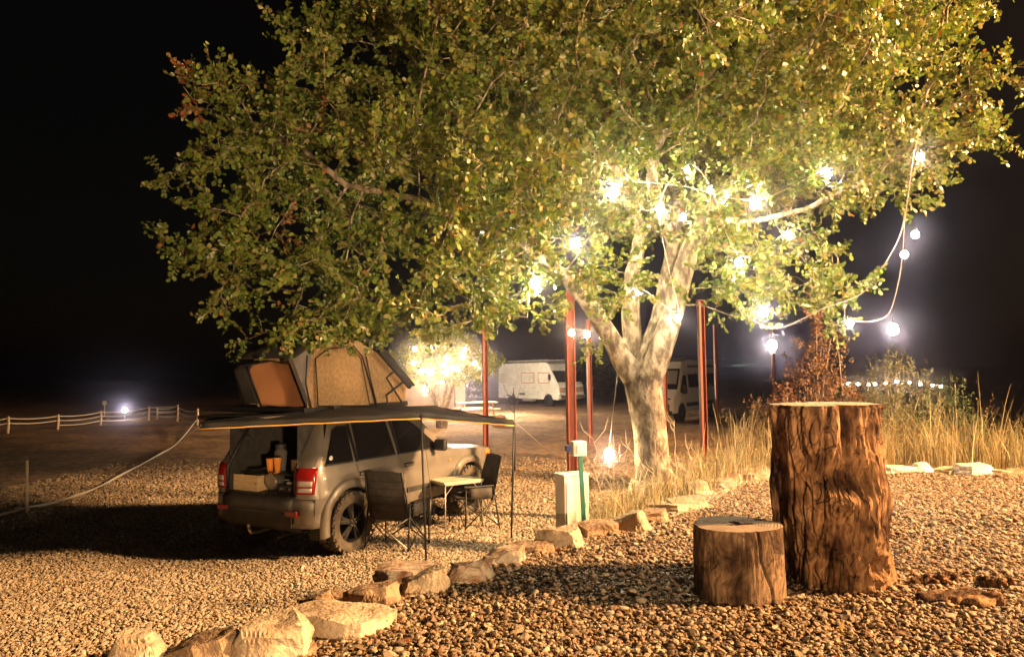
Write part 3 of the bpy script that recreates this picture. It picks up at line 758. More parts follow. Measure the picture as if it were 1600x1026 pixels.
    MB().grid(lambda x, k: (x, [-.016, -.018, .02, .16][int(k)], [.60, .725, .782, .786][int(k)]), lin(-.60, .60, 8), range(4)).build('bumper_step', M['dark_plastic'], car, True, thick=.01)
    MB().grid(lambda x, z: (x, -.018, z), lin(-.60, .60, 6), [.43, .59]).build('lower_valance', M['dark_plastic'], car, thick=.01)
    for s in (-1, 1): MB().box((s*.60, -.022, .60), (.19, .03, .065)).build('rear_reflector', M['red_lens'], car, bevel=.01)
    # rear quarters round the corner with tail lamps, up into the sloping pillars
    def corner(t_, z, o=0.0):              # t 0 = opening edge, 1 = flank
        k = max(0, (z-BELT)/.6); sh = .36*k if z > BELT else 0
        x0, y0 = .60-.06*k, .05+sh; x1, y1 = vside(1, z)+.004, .24+sh*.6
        a = t_*PI/2; x = x0+(x1-x0)*math.sin(a)**.8; y = y0+(y1-y0)*(1-math.cos(a))
        return (x+o*math.sin(a), y-o*math.cos(a), z)
    for s in (-1, 1):
        MB().grid(lambda a, z: (lambda p: (s*p[0], p[1], p[2]))(corner(a, z)), lin(0, 1, 10), lin(.77, 1.66, 16)).build('rear_quarter', body, car, True)
        tl = MB().grid(lambda a, z: (lambda p: (s*p[0], p[1], p[2]))(corner(a*(.55+(z-.82)*.55), z, .014)), lin(.02, 1, 9), lin(.83, 1.14, 6)).build('tail_lamp', M['red_lens'], car, True, thick=.012)
        for z0, z1 in ((.855, .905), (.925, .99)):
            MB().grid(lambda a, z: (lambda p: (s*p[0], p[1], p[2]))(corner(a*(.46+(z-.82)*.3), z, .024)), lin(.12, 1, 7), [z0, z1]).build('reverse_lens', M['white_lens'], tl, True, thick=.006)
    # load bay behind the opening
    bay = MB()
    bay.grid(lambda x, y: (x, y, .80), [-.62, .62], [.0, 1.5]).grid(lambda y, z: (-.60, y, z), [.08, 1.5], [.80, 1.66]).grid(lambda y, z: (.60, y, z), [.08, 1.5], [.80, 1.66])
    bay.grid(lambda x, z: (x, 1.5, z), [-.62, .62], [.80, 1.66]).grid(lambda x, y: (x, y, 1.655), [-.60, .60], [.5, 1.5])
    bay.build('load_bay', M['dark_plastic'], car)
    fr = MB().tube([corner(0, .80), corner(0, 1.1), corner(0, 1.35), corner(0, 1.65)], .022, 6).tube([(-p[0], p[1], p[2]) for p in (corner(0, .80), corner(0, 1.1), corner(0, 1.35), corner(0, 1.65))], .022, 6)
    fr.tube([(-.55, .50, 1.66), (.55, .50, 1.66)], .025, 6); fr.build('opening_seal', M['black'], car, True)
    # lifted tailgate
    tg = MB().grid(lambda x, y: (x*(1-.05*y), .50-y, 1.735+.03*math.sin(y*2.2)), lin(-.62, .62, 8), lin(0, .92, 8)).build('tailgate', body, car, True, thick=.05)
    MB().grid(lambda x, y: (x, .50-y, 1.700+.03*math.sin(y*2.2)), lin(-.50, .50, 6), lin(.06, .52, 6)).build('tailgate_glass', M['glass'], tg, True, thick=.01)
    for s in (-1, 1): MB().tube([(s*.56, .40, 1.45), (s*.54, .02, 1.70)], .010, 6).build('gas_strut', M['black_metal'], car)
    # door mirror
    for s in (-1, 1):
        mm_ = MB().box((s*1.00, 2.58, 1.20), (.20, .10, .17)).build('door_mirror', M['black'], car, bevel=.035, seg=3)
        MB().tube([(s*.86, 2.60, 1.14), (s*.95, 2.58, 1.15)], .025, 6).build('mirror_arm', M['black'], mm_)
    # mud flaps
    for s in (-1, 1): MB().box((s*.78, RW-.50, .36), (.24, .012, .22)).build('mud_flap', M['black'], car)
    return car, base, dirv, rgt
CAR, CB, CD, CR = suv()
def C3(x, y, z): return CB+CR*x+CD*y+Vector((0, 0, z))

# things in the load bay
t_ = thing('wooden_drawer_box', 'small plywood drawer box with a notched front at the left of the open boot', 'box', C3(-.34, .16, .802), CAR_RZ)
MB().box((0, .12, .095), (.42, .30, .19)).build('box_body', M['plywood'], t_, bevel=.004)
fp = MB().prism([(-.22, .0), (.22, 0), (.22, .20), (-.01, .20), (-.02, .12), (-.04, .12), (-.05, .20), (-.22, .20)], lambda a, b_, q: (a, q, b_), -.05, -.035).build('drawer_front', M['plywood'], t_)
MB().lathe([(0, -.012), (.010, -.01), (.008, 0)], 8, (.19, -.05, .10), 'Y').build('knob', M['black'], fp)
t_ = thing('cooking_pot', 'round steel cooking pot lying on its side beside the wooden box in the boot', 'pot', C3(.02, .24, .925), CAR_RZ)
MB().lathe([(0, 0), (.10, 0), (.112, .02), (.114, .14), (.104, .14), (.10, .02), (0, .015)], 24, (0, -.05, 0), 'Y').build('pot_body', M['chrome'], t_, 'auto')
MB().tube([(.0, -.07, .115), (.05, -.075, .13), (.12, -.08, .08)], .006, 6).build('handle', M['black_metal'], t_)
t_ = thing('gas_stove', 'compact black gas stove with burner ring at the right side of the boot', 'stove', C3(.30, .22, .802), CAR_RZ)
MB().box((0, .1, .05), (.30, .26, .10)).build('stove_body', M['black_metal'], t_, bevel=.01)
MB().lathe([(.05, .10), (.09, .10), (.095, .13), (.05, .13)], 16, (0, .08, 0), closed=True).build('burner', M['chrome'], t_, 'auto')
for k in range(4):
    a = k*PI/2+.4; MB().bar((.03*math.cos(a), .08+.03*math.sin(a), .145), (.12*math.cos(a), .08+.12*math.sin(a), .145), .008).build('pan_support', M['chrome'], t_)
for k in (-1, 1): MB().lathe([(0, -.035), (.02, -.03), (.02, 0)], 10, (k*.08, -.03, .05), 'Y').build('knob', M['chrome'], t_)
t_ = thing('shelf_board', 'dark shelf board set across the boot above the wooden box', 'shelf', C3(0, .30, 1.015), CAR_RZ)
MB().box((0, .15, .0), (1.12, .42, .02)).build('board', M['black'], t_)
for s in (-1, 1): MB().box((s*.545, .15, -.106), (.02, .40, .19)).build('side_support', M['black'], t_)
for dx, h, lab in ((-.10, .22, 'orange tumbler standing on the boot shelf, left of the pair'), (.03, .24, 'taller orange tumbler standing on the boot shelf, right of the pair')):
    t_ = thing('tumbler', lab, 'tumbler', C3(dx, .30, 1.026), CAR_RZ, 'orange tumblers in the boot')
    MB().lathe([(0, 0), (.030, .0), (.034, .01), (.055, h*.8), (.05, h*.8), (.03, .015), (0, .015)], 20).build('cup', M['orange'], t_, 'auto')
    MB().lathe([(0, h*.86), (.05, h*.84), (.056, h*.8), (0, h*.79)], 20).build('lid', M['dark_plastic'], t_, 'auto')
t_ = thing('storage_jar', 'clear round lantern jar with dark lid behind the orange tumblers', 'jar', C3(-.10, .48, 1.026), CAR_RZ)
MB().lathe([(0, 0), (.07, 0), (.08, .02), (.085, .24), (.06, .28), (0, .28)], 20).build('glass_body', pmat('smoky_glass', (.12, .11, .10), rough=.1), t_, 'auto')
MB().lathe([(.065, .28), (.07, .29), (.07, .34), (0, .345)], 20).build('lid', M['dark_plastic'], t_, 'auto')
t_ = thing('small_carton', 'small pale carton upright on the boot shelf by the tail lamp', 'carton', C3(.24, .42, 1.026), CAR_RZ)
MB().box((0, 0, .08), (.11, .07, .16)).build('carton_body', M['white_paint'], t_, bevel=.003)
MB().box((0, -.037, .08), (.08, .003, .10)).build('label_panel', M['chrome'], t_)
t_ = thing('frying_pan', 'small frying pan lying on the boot shelf at its left end', 'pan', C3(-.38, .34, 1.026), CAR_RZ)
MB().lathe([(0, 0), (.09, 0), (.12, .035), (.115, .037), (.087, .006), (0, .006)], 24).build('pan_body', M['black_metal'], t_, 'auto')
MB().tube([(.11, .0, .03), (.24, -.02, .05)], [.010, .012], 6).build('handle', M['chrome'], t_)

# ------------------------------------------------------------------ side awning
aw = thing('car_awning', 'dark fold-out awning with yellow edge trim beside and behind the car', 'awning', C3(.75, .3, 1.86), 0)
A0 = C3(.72, .55, 1.87)-aw.location
def wl(v): return Vector(v)-aw.location
p0 = wl(P(312, 661, 8.3)); p1 = wl(P(658, 645, 8.9)); p2 = wl(P(803, 657, 10.1)); p3 = wl(C3(.80, 2.75, 1.76)); pm = wl(P(345, 648, 10.2)); p00 = wl(P(330, 650, 10.6))
hub = wl(C3(.70, .62, 1.84))
rim_pts = [p00, p0, p1, p2, p3]
def aw_panel(a, b_, sag=.05):
    mb = MB(); n = 12
    def fn(u, w):
        e = a.lerp(b_, w); q = hub.lerp(e, u); s = 4*w*(1-w)
        q = q + Vector((0, 0, -sag*s*u*(1.2-u)*2 + .012*math.sin(14*w)*u)); return q
    mb.grid(fn, lin(0, 1, n), lin(0, 1, n)); mb.build('canopy_panel', M['awning'], aw, True, thick=.004)
    vl = MB(); 
    vl.grid(lambda w, k: a.lerp(b_, w)+Vector((0, 0, -k*.062+.004*math.sin(31*w))), lin(0, 1, 24), [0, .5, 1]); vl.build('valance', M['awning'], aw, True, thick=.003)
    tr = MB(); tr.tube([a.lerp(b_, w)+Vector((0, 0, -.065+.003*math.sin(31*w))) for w in lin(0, 1, 14)], .0095, 5); tr.build('edge_trim', M['trim'], aw, True)
for a, b_ in ((p00, p0), (p0, p1), (p1, p2), (p2, p3)): aw_panel(a, b_)
for e in (p00, p0, p1, p2, p3): MB().bar(hub+Vector((0, 0, -.02)), e+Vector((0, 0, -.025)), .025, .03).build('rib', M['black_metal'], aw)
MB().box(hub+Vector((0, 0, -.02)), (.12, .12, .10), (0, 0, CAR_RZ)).build('hinge', M['black_metal'], aw, bevel=.01)
for e, (bx, by) in ((p1, (666, 882)), (p2, (799, 840))):
    ft = G(bx, by, LOW)
    pl = MB().tube([e+Vector((0, 0, -.03)), wl((ft.x, ft.y, LOW))], .013, 8).build('pole', M['black_metal'], aw, True)
    mid = (e+wl(ft))/2; MB().lathe([(.0135, -.04), (.02, -.03), (.02, .03), (.0135, .04)], 8, mid).build('clamp', M['black'], pl)
# guy ropes
def rope(pts, label, r=.003, name='guy_rope', grp='guy ropes of the awning', mat='cable'):
    o = MB().tube(pts, r, 4).build(name, M[mat], None, True); tag(o, label, 'rope', grp); return o
e2 = Vector(p2)+aw.location; e1 = Vector(p1)+aw.location
rope([e2, G(868, 715, LOW)], 'thin guy rope running from the right awning corner down towards the rust red post')
rope([e1, G(690, 900, LOW)], 'thin dark guy rope beside the front awning pole', .003, mat='black_metal')
e0 = Vector(p0)+aw.location
rope([e0+Vector((0, 0, -.04)), G(262, 702, LOW)], 'thin rope slanting to the ground from the left awning tip')

# ------------------------------------------------------------------ roof tent
tent = thing('roof_tent', 'tan canvas roof tent unfolded on top of the grey car', 'tent', C3(0, 0, 1.83), CAR_RZ)
# across the car: x -0.6 .. 0.62
def tp(px, py, x): # point on the plane x = const of the car under photo pixel
    v = ray(px, py); n = CR; p0_ = C3(x, 0, 0); k = (p0_-CAM).dot(n)/v.dot(n); q = CAM+v*k-CB
    return (x, q.dot(CD), q.z-1.83)
XF, XB = .62, -.62
sil = [(478, 637), (455, 560), (480, 543), (545, 525), (602, 560), (634, 601), (632, 637)]
pts = [tp(a, b_, XF) for a, b_ in sil]
n_ = len(pts)
def tent_wall(ids, nm, mat, x=XF, bulge=.03, o=0.0):
    return None
mb = MB()
poly = [(p[1], p[2]) for p in pts]
# near wall as a gently wrinkled skin
def fan(poly, x, sgn, m=9):
    cx = sum(p[0] for p in poly)/len(poly); cz = sum(p[1] for p in poly)/len(poly); mb = MB()
    ring = []
    for i in range(len(poly)):
        a = poly[i]; b_ = poly[(i+1) % len(poly)]
        for k in range(6): ring.append((a[0]+(b_[0]-a[0])*k/6, a[1]+(b_[1]-a[1])*k/6))
    ring.append(ring[0])
    def fn(i, r):
        a = ring[int(i)]; y = cx+(a[0]-cx)*r; z = cz+(a[1]-cz)*r
        return (x+sgn*(.035*(1-r**3)+.018*noise.noise(Vector((y*4, z*2.2, sgn)))), y, z)
    mb.grid(fn, range(len(ring)), lin(.001, 1, m)); return mb
tan_poly = [(p[1], p[2]) for p in [tp(a, b_, XF) for a, b_ in ((480, 637), (478, 590), (476, 550), (520, 528), (560, 532), (592, 553), (634, 603), (632, 637))]]
fan(tan_poly, XF, 1).build('side_wall', M['canvas'], tent, True, fix=True)
fan(tan_poly, XF-.88, -1).build('side_wall', M['canvas'], tent, True, fix=True)
# large door panel with piping, slightly proud
dp = [tp(a, b_, XF+.045) for a, b_ in ((496, 634), (492, 560), (512, 545), (546, 541), (563, 560), (577, 633))]
door_ = fan([(p[1], p[2]) for p in dp], XF+.035, 1).build('door_panel', M['canvas'], tent, True, fix=True)
MB().tube([(p[0]+.012, p[1], p[2]) for p in dp]+[(dp[0][0]+.012, dp[0][1], dp[0][2])], .008, 5).build('piping', M['black'], door_, True)
for seq in (((552, 540), (566, 556), (588, 634)), ((571, 552), (581, 600), (589, 633)), ((480, 555), (478, 600), (486, 636))):
    MB().tube([tp(a, b_, XF+.05) for a, b_ in seq], .010, 5).build('seam', M['black'], tent, True)
# grey front fold and its far side
gp = [tp(a, b_, XF+.0) for a, b_ in ((484, 637), (455, 560), (476, 545), (486, 548), (478, 595))]
MB().prism([(p[1], p[2]) for p in gp], lambda a, b_, q: (q, a, b_), XF-.05, XF+.02).build('grey_fold', M['canvas_grey'], tent, thick=0)
# roof fly: from peak down to the overhanging dark edge
ridge = [tp(a, b_, XF) for a, b_ in ((452, 560), (478, 541), (520, 523), (552, 521), (600, 553), (640, 603))]
MB().grid(lambda i, x: (x, ridge[int(i)][1], ridge[int(i)][2]+.01), range(len(ridge)), lin(XF-.94, XF+.10, 6)).build('fly_sheet', M['fly_dark'], tent, True, thick=.012)
be = [tp(a, b_, XF+.12) for a, b_ in ((592, 548), (641, 605))]
MB().bar(be[0], be[1], .05, .06).build('folding_board', M['black'], tent, bevel=.008)
# spreader hinges, zigzag
for seq in (((622, 575), (604, 590), (628, 628)), ((636, 592), (604, 617), (606, 632))):
    MB().tube([tp(a, b_, XF+.07) for a, b_ in seq], .015, 5).build('spreader_bar', M['black_metal'], tent, False)
# base board
y0_, y1_ = pts[0][1], pts[-1][1]
MB().box((0, (y0_+y1_)/2, .0), (1.3, y1_-y0_+.1, .07)).build('base_board', M['black'], tent, bevel=.01)
for y in (.9, 2.2): MB().box((0, y, -.06), (1.25, .05, .06)).build('cross_bar', M['black_metal'], tent)
# rust coloured porch part folded out over the back
rp = [tp(a, b_, XF-.25) for a, b_ in ((404, 630), (390, 578), (395, 570), (425, 565), (452, 570), (470, 600), (480, 637))]
pw = fan([(p[1], p[2]) for p in rp], XF-.25, 1)
pw.build('porch_wall', M['canvas_rust'], tent, True, fix=True)
fan([(p[1], p[2]) for p in rp], XF-.52, -1).build('porch_wall', M['canvas_rust'], tent, True, fix=True)
MB().grid(lambda i, x: (x, rp[int(i)][1], rp[int(i)][2]), range(6), lin(XF-.52, XF-.25, 5)).build('porch_cover', M['fly_dark'], tent, True, thick=.008)
for a, b_ in (((387, 574), (408, 634)), ((452, 562), (484, 637)), ((458, 562), (474, 600))):
    MB().tube([tp(*a, XF-.2), tp(*b_, XF-.2)], .012, 6).build('frame_pole', M['black_metal'], tent, True)
# aerial on the car
o = MB().tube([C3(-.5, 3.0, 1.12), C3(-.52, 2.98, 1.6), C3(-.58, 2.9, 2.2)], .003, 4).build('spare', M['black_metal'], None)
bpy.data.objects.remove(o)

# ------------------------------------------------------------------ folding table and chairs
tb = thing('folding_table', 'small folding table with slatted pale top and thin metal legs', 'table', G(713, 822, LOW), R(33))
TW, TD, TH = .66, .52, .70
for k in range(6):
    MB().box((0, -TD/2+TD/6*(k+.5), TH-.012), (TW, TD/6-.008, .022)).build('slat', M['table_top'], tb, bevel=.003)
MB().box((0, -TD/2+.012, TH-.035), (TW-.03, .02, .03)).box((0, TD/2-.012, TH-.035), (TW-.03, .02, .03)).box((-TW/2+.02, 0, TH-.035), (.02, TD-.05, .03)).box((TW/2-.02, 0, TH-.035), (.02, TD-.05, .03)).build('frame', M['alu'], tb)
for sx in (-1, 1):
    for sy in (-1, 1):
        lg = MB().tube([(sx*(TW/2-.03), sy*(TD/2-.03), TH-.03), (sx*(TW/2-.02), sy*(TD/2-.02), 0)], .011, 8).build('leg', M['alu'], tb, True)
        MB().tube([(sx*(TW/2-.028), sy*(TD/2-.028), TH-.20), (sx*(TW/2-.18), sy*(TD/2-.03), TH-.03)], .007, 6).build('brace', M['alu'], lg)
        MB().lathe([(0, 0), (.016, 0), (.016, .03), (.011, .032)], 8, (sx*(TW/2-.02), sy*(TD/2-.02), 0)).build('foot_cap', M['black'], lg)
def camp_chair(label, loc, rz):
    c = thing('camping_chair', label, 'chair', loc, rz, 'camping chairs at the folding table')   # faces +y
    w, d = .28, .24
    def cloth(nm, fn, us, ws, par=c): return MB().grid(fn, us, ws).build(nm, M['chair_cloth'], par, True, thick=.008)
    bk = cloth('backrest', lambda u, v: (w*u*(1-.06*v), -.20-.17*v-.05*(1-u*u)*(1-v*.5), .40+.62*v+.02*(1-abs(u)**4)*(v > .9)), lin(-1, 1, 12), lin(0, 1, 14))
    for k in range(5):
        v = .18+.16*k
        MB().tube([(w*u*(1-.06*v)*.97, -.20-.17*v-.05*(1-u*u)*(1-v*.5)-.006, .40+.62*v) for u in lin(-1, 1, 9)], .0045, 4).build('seam', M['black'], bk)
    st = cloth('seat', lambda u, v: (w*u, -.22+.46*v, .44-.045*(1-u*u)+.03*v), lin(-1, 1, 10), lin(0, 1, 10))
    for s in (-1, 1):
        MB().tube([(s*w, -.20, .40), (s*(w+.01), -.28, .70), (s*w*.95, -.37, 1.03)], .011, 7).build('back_post', M['black_metal'], c, True)
        ar = MB().box((s*(w+.05), .02, .63), (.07, .44, .022)).build('armrest', M['black'], c, bevel=.008)
        MB().grid(lambda u, v: (s*(w+.055+.01*math.sin(3*u)), -.18+.36*u, .62-.16*v), lin(0, 1, 6), lin(0, 1, 3)).build('side_pocket', M['chair_cloth'], ar, True, thick=.01)
        MB().tube([(s*(w+.05), .22, .63), (s*(w+.05), .24, .0)], .011, 7).build('front_leg', M['black_metal'], c, True)
        MB().tube([(s*(w+.03), -.22, .60), (s*(w+.04), -.30, .0)], .011, 7).build('rear_leg', M['black_metal'], c, True)
        MB().tube([(s*(w+.045), .23, .45), (s*(w+.045), -.29, .05)], .009, 6).build('side_brace', M['black_metal'], c, True)
        MB().tube([(s*(w+.04), -.24, .45), (s*(w+.04), .23, .05)], .009, 6).build('side_brace', M['black_metal'], c, True)
    for y in (.23, -.27):
        for s in (-1, 1): MB().tube([(s*(w+.04), y, .05), (-s*(w+.02), y*.9, .44)], .009, 6).build('cross_brace', M['alu'] if y < 0 else M['black_metal'], c, True)
    return c
camp_chair('dark camping chair turned away, between the rear wheel and the awning pole', G(622, 855, LOW), R(-22))
camp_chair('dark camping chair with tilted back at the far side of the folding table', G(738, 822, LOW), R(115))
# ------------------------------------------------------------------ tree stumps
def fbm(v, o=4):
    s = 0; a = 1; f = 1
    for _ in range(o): s += a*noise.noise(v*f); a *= .5; f *= 2.03
    return s
def wood_mat(name, a, b_, c, sc=5, dark=(.03, .015, .008), cracks=.9):
    m = bpy.data.materials.new(name); m.use_nodes = True; t = m.node_tree; b = t.nodes["Principled BSDF"]
    b.inputs["Roughness"].default_value = .9; b.inputs["Specular IOR Level"].default_value = .2
    tc = t.nodes.new("ShaderNodeTexCoord"); mp = t.nodes.new("ShaderNodeMapping"); mp.inputs["Scale"].default_value = (1, 1, .16); t.links.new(tc.outputs["Object"], mp.inputs[0])
    w = t.nodes.new("ShaderNodeTexNoise"); w.inputs["Scale"].default_value = 2.2; w.inputs["Detail"].default_value = 3; t.links.new(tc.outputs["Object"], w.inputs["Vector"])
    ad = t.nodes.new("ShaderNodeVectorMath"); ad.operation = 'MULTIPLY_ADD'; t.links.new(w.outputs["Color"], ad.inputs[0]); ad.inputs[1].default_value = (.35, .35, .25); t.links.new(mp.outputs[0], ad.inputs[2])
    n = t.nodes.new("ShaderNodeTexNoise"); n.inputs["Scale"].default_value = sc*6; n.inputs["Detail"].default_value = 8; n.inputs["Roughness"].default_value = .65; t.links.new(ad.outputs[0], n.inputs["Vector"])
    r = t.nodes.new("ShaderNodeValToRGB"); e = r.color_ramp.elements; e[0].position = .3; e[0].color = (*dark, 1); e[1].position = .75; e[1].color = (*c, 1)
    q = e.new(.42); q.color = (*a, 1); q = e.new(.56); q.color = (*b_, 1)
    t.links.new(n.outputs[0], r.inputs[0])
    # large weathered stains
    n3 = t.nodes.new("ShaderNodeTexNoise"); n3.inputs["Scale"].default_value = 3.6; n3.inputs["Detail"].default_value = 6; t.links.new(tc.outputs["Object"], n3.inputs["Vector"])
    r3 = t.nodes.new("ShaderNodeValToRGB"); r3.color_ramp.elements[0].position = .41; r3.color_ramp.elements[0].color = (.20, .15, .12, 1); r3.color_ramp.elements[1].position = .53; r3.color_ramp.elements[1].color = (1, 1, 1, 1)
    t.links.new(n3.outputs[0], r3.inputs[0])
    mx = t.nodes.new("ShaderNodeMix"); mx.data_type = 'RGBA'; mx.blend_type = 'MULTIPLY'; mx.inputs[0].default_value = .9
    t.links.new(r.outputs[0], mx.inputs[6]); t.links.new(r3.outputs[0], mx.inputs[7]); t.links.new(mx.outputs[2], b.inputs["Base Color"])
    mp2 = t.nodes.new("ShaderNodeMapping"); mp2.inputs["Scale"].default_value = (1, 1, .30); t.links.new(tc.outputs["Object"], mp2.inputs[0])
    ad2 = t.nodes.new("ShaderNodeVectorMath"); ad2.operation = 'MULTIPLY_ADD'; t.links.new(w.outputs["Color"], ad2.inputs[0]); ad2.inputs[1].default_value = (.22, .22, .18); t.links.new(mp2.outputs[0], ad2.inputs[2])
    vo = t.nodes.new("ShaderNodeTexVoronoi"); vo.feature = 'DISTANCE_TO_EDGE'; vo.inputs["Scale"].default_value = 13; t.links.new(ad2.outputs[0], vo.inputs["Vector"])
    cr = t.nodes.new("ShaderNodeMapRange"); cr.inputs[1].default_value = 0; cr.inputs[2].default_value = .045; cr.inputs[3].default_value = 0; cr.inputs[4].default_value = 1; t.links.new(vo.outputs["Distance"], cr.inputs[0])
    n5 = t.nodes.new("ShaderNodeTexNoise"); n5.inputs["Scale"].default_value = 4.5; n5.inputs["Detail"].default_value = 3; t.links.new(tc.outputs["Object"], n5.inputs["Vector"])
    mk_ = t.nodes.new("ShaderNodeMapRange"); mk_.inputs[1].default_value = .47; mk_.inputs[2].default_value = .54; t.links.new(n5.outputs[0], mk_.inputs[0])
    mxv = t.nodes.new("ShaderNodeMath"); mxv.operation = 'MAXIMUM'; t.links.new(cr.outputs[0], mxv.inputs[0]); t.links.new(mk_.outputs[0], mxv.inputs[1])
    mlt = t.nodes.new("ShaderNodeMath"); mlt.operation = 'MULTIPLY'; t.links.new(mxv.outputs[0], mlt.inputs[0]); mlt.inputs[1].default_value = cracks
    hh_ = t.nodes.new("ShaderNodeMath"); hh_.operation = 'ADD'; t.links.new(n.outputs[0], hh_.inputs[0]); t.links.new(mlt.outputs[0], hh_.inputs[1])
    bu = t.nodes.new("ShaderNodeBump"); bu.inputs["Strength"].default_value = 1; bu.inputs["Distance"].default_value = .02; t.links.new(hh_.outputs[0], bu.inputs["Height"]); t.links.new(bu.outputs[0], b.inputs["Normal"])
    return m
M['wood_big'] = wood_mat('rough_red_wood', (.15, .075, .034), (.30, .165, .08), (.44, .28, .15))
M['wood_small'] = wood_mat('grey_brown_wood', (.11, .066, .037), (.20, .125, .072), (.27, .18, .105), cracks=.3)
def cut_mat(name, c, sx, sy):
    m = pmat(name, (c[0]*.75, c[1]*.72, c[2]*.68), c, 9, .8); t = m.node_tree; b = t.nodes["Principled BSDF"]
    tc = t.nodes.new("ShaderNodeTexCoord"); w = t.nodes.new("ShaderNodeTexWave"); w.wave_type = 'RINGS'; w.rings_direction = 'Z'; w.inputs["Scale"].default_value = 16; w.inputs["Distortion"].default_value = 3; w.inputs["Detail"].default_value = 3
    t.links.new(tc.outputs["Object"], w.inputs["Vector"]); bu = t.nodes.new("ShaderNodeBump"); bu.inputs["Strength"].default_value = .5; bu.inputs["Distance"].default_value = .006
    t.links.new(w.outputs[1], bu.inputs["Height"]); t.links.new(bu.outputs[0], b.inputs["Normal"]); return m
M['cut_big'] = cut_mat('sawn_wood', (.40, .31, .21), 1, 1)
M['cut_small'] = cut_mat('sawn_wood_brown', (.26, .18, .11), 1, 1)
def stump(name, label, loc, H, rfun, wood, cut, na=260, nz=200, top_cracks=()):
    t_ = thing(name, label, 'stump', loc)
    A = np.linspace(0, 2*PI, na, endpoint=False); V = []; 
    for j in range(nz):
        z = H*j/(nz-1)-.04*(j == 0)
        for a in A:
            r = rfun(a, z/H); V.append((r*math.cos(a), r*math.sin(a), z))
    V = np.array(V); F = []
    jj, ii = np.meshgrid(np.arange(nz-1), np.arange(na), indexing='ij'); i2 = (ii+1) % na
    F = np.stack([jj*na+ii, jj*na+i2, (jj+1)*na+i2, (jj+1)*na+ii], -1).reshape(-1, 4)
    obj('wood_body', big_mesh('wood_body', V, F), wood, t_, True)
    mb = MB(); tops = V[(nz-1)*na:]; 
    rings = lin(1, .03, 22)
    for k, q in enumerate(rings):
        for i in range(0, na, 2):
            x, y = tops[i][0]*q, tops[i][1]*q
            mb.v.append((x, y, H+.004*fbm(Vector((x*14, y*14, 3)))*(q < .99)))
    n2 = len(range(0, na, 2))
    def holed(x, y): return any(((x-cx)*math.cos(an)+(y-cy)*math.sin(an))**2/a_**2+(-(x-cx)*math.sin(an)+(y-cy)*math.cos(an))**2/b_**2 < 1+.5*noise.noise(Vector((x*40, y*40, 0))) for cx, cy, a_, b_, an in top_cracks)
    sunk = {}
    for k, v in enumerate(mb.v):
        if holed(v[0], v[1]): mb.v[k] = (v[0], v[1], H-.05)
    for k in range(len(rings)-1):
        for i in range(n2):
            a = k*n2+i; b2 = k*n2+(i+1) % n2; mb.f.append((a, b2, b2+n2, a+n2))
    e = (len(rings)-1)*n2; mb.f.append(tuple(e+i for i in range(n2)))
    mb.build('sawn_top', cut, t_, False)
    return t_
def ang(a, b_): return (a-b_+PI) % (2*PI)-PI
def r_big(a, t):
    # angle -90deg faces the camera
    base = .338+.02*math.cos(2*a+.5)+.055*max(0, 1-t/.30)**2*(1+.5*math.sin(3*a+1))
    base += .02*math.sin(t*7+a*2)
    # two lobes with a cleft running down from the top, slightly right of the middle
    ca = ang(a, R(-84)-.30*(1-t)); base -= .17*math.exp(-(ca/.11)**2)*min(1, max(0, (t-.70)/.14))
    base -= .03*math.exp(-(ca/.35)**2)*max(0, t-.3)
    ha = ang(a, R(-92)); base -= .15*math.exp(-(ha/.42)**2-((t-.62)/.075)**2)        # hollow
    base += .05*math.exp(-(ang(a, R(-95))/.4)**2-((t-.49)/.05)**2)                 # lip under it
    ka = ang(a, R(-62)); d2 = (ka/.42)**2+((t-.16)/.13)**2; base += .085*math.exp(-d2)-.09*math.exp(-d2*7) + .016*math.cos(math.sqrt(d2)*12)*math.exp(-d2*.8)
    ka = ang(a, R(-100)); d3 = (ka/.3)**2+((t-.455)/.07)**2; base += .012*math.cos(math.sqrt(d3)*12)*math.exp(-d3)
    p = Vector((math.cos(a)*.9, math.sin(a)*.9, t))
    base += .03*fbm(Vector((p.x*3, p.y*3, t*2.2)), 4)
    base -= .075*math.exp(-(ang(a, PI)/1.0)**2)*max(0, 1-t/.55)
    wq = noise.noise(Vector((p.x*2.2, p.y*2.2, t*3)))*.9; rgd = 1-abs(noise.noise(Vector((p.x*5+wq, p.y*5+wq, t*1.6+wq))))*3.2; base -= .03*max(0, rgd)**3
    pl_ = noise.noise(Vector((p.x*3.3+7, p.y*3.3, t*3.1+wq))); base += .014*(pl_ > .12)-.012*(pl_ < -.22)
    g = fbm(Vector((p.x*11+.8*noise.noise(p*4), p.y*11, t*4.5+.9*noise.noise(p*3))), 4)
    base += .009*g-.022*max(0, abs(noise.noise(Vector((p.x*6+2, p.y*6, t*1.2))))*-1+.07)*9*(.6)
    base -= .014*(t > .985)
    return base
def r_small(a, t):
    p = Vector((math.cos(a), math.sin(a), 0))
    base = .268+.012*math.cos(2*a)+.012*math.cos(3*a+1)+.012*(1-t)
    base += .008*fbm(Vector((p.x*3, p.y*3, t*1.2)))+.0035*fbm(Vector((p.x*16, p.y*16, t*2)), 3)
    c1 = ang(a, R(-77)+.12*math.sin(t*7)*(1-t)+.32*(1-t)); base -= .03*math.exp(-(c1/.022)**2)
    c2 = ang(a, R(-94)); base -= .008*math.exp(-(c2/.03)**2)
    base += .012*math.exp(-(c2/.5)**2)
    return base
gb = G(1310, 915, 0)
stump('tall_stump', 'tall gnarled reddish tree stump with cleft top standing on the pebbles', (gb.x, gb.y+.12, -.02), 1.25, r_big, M['wood_big'], M['cut_big'], 300, 240, [(.06, -.26, .03, .10, 0)])
gs = G(1174, 950, 0)
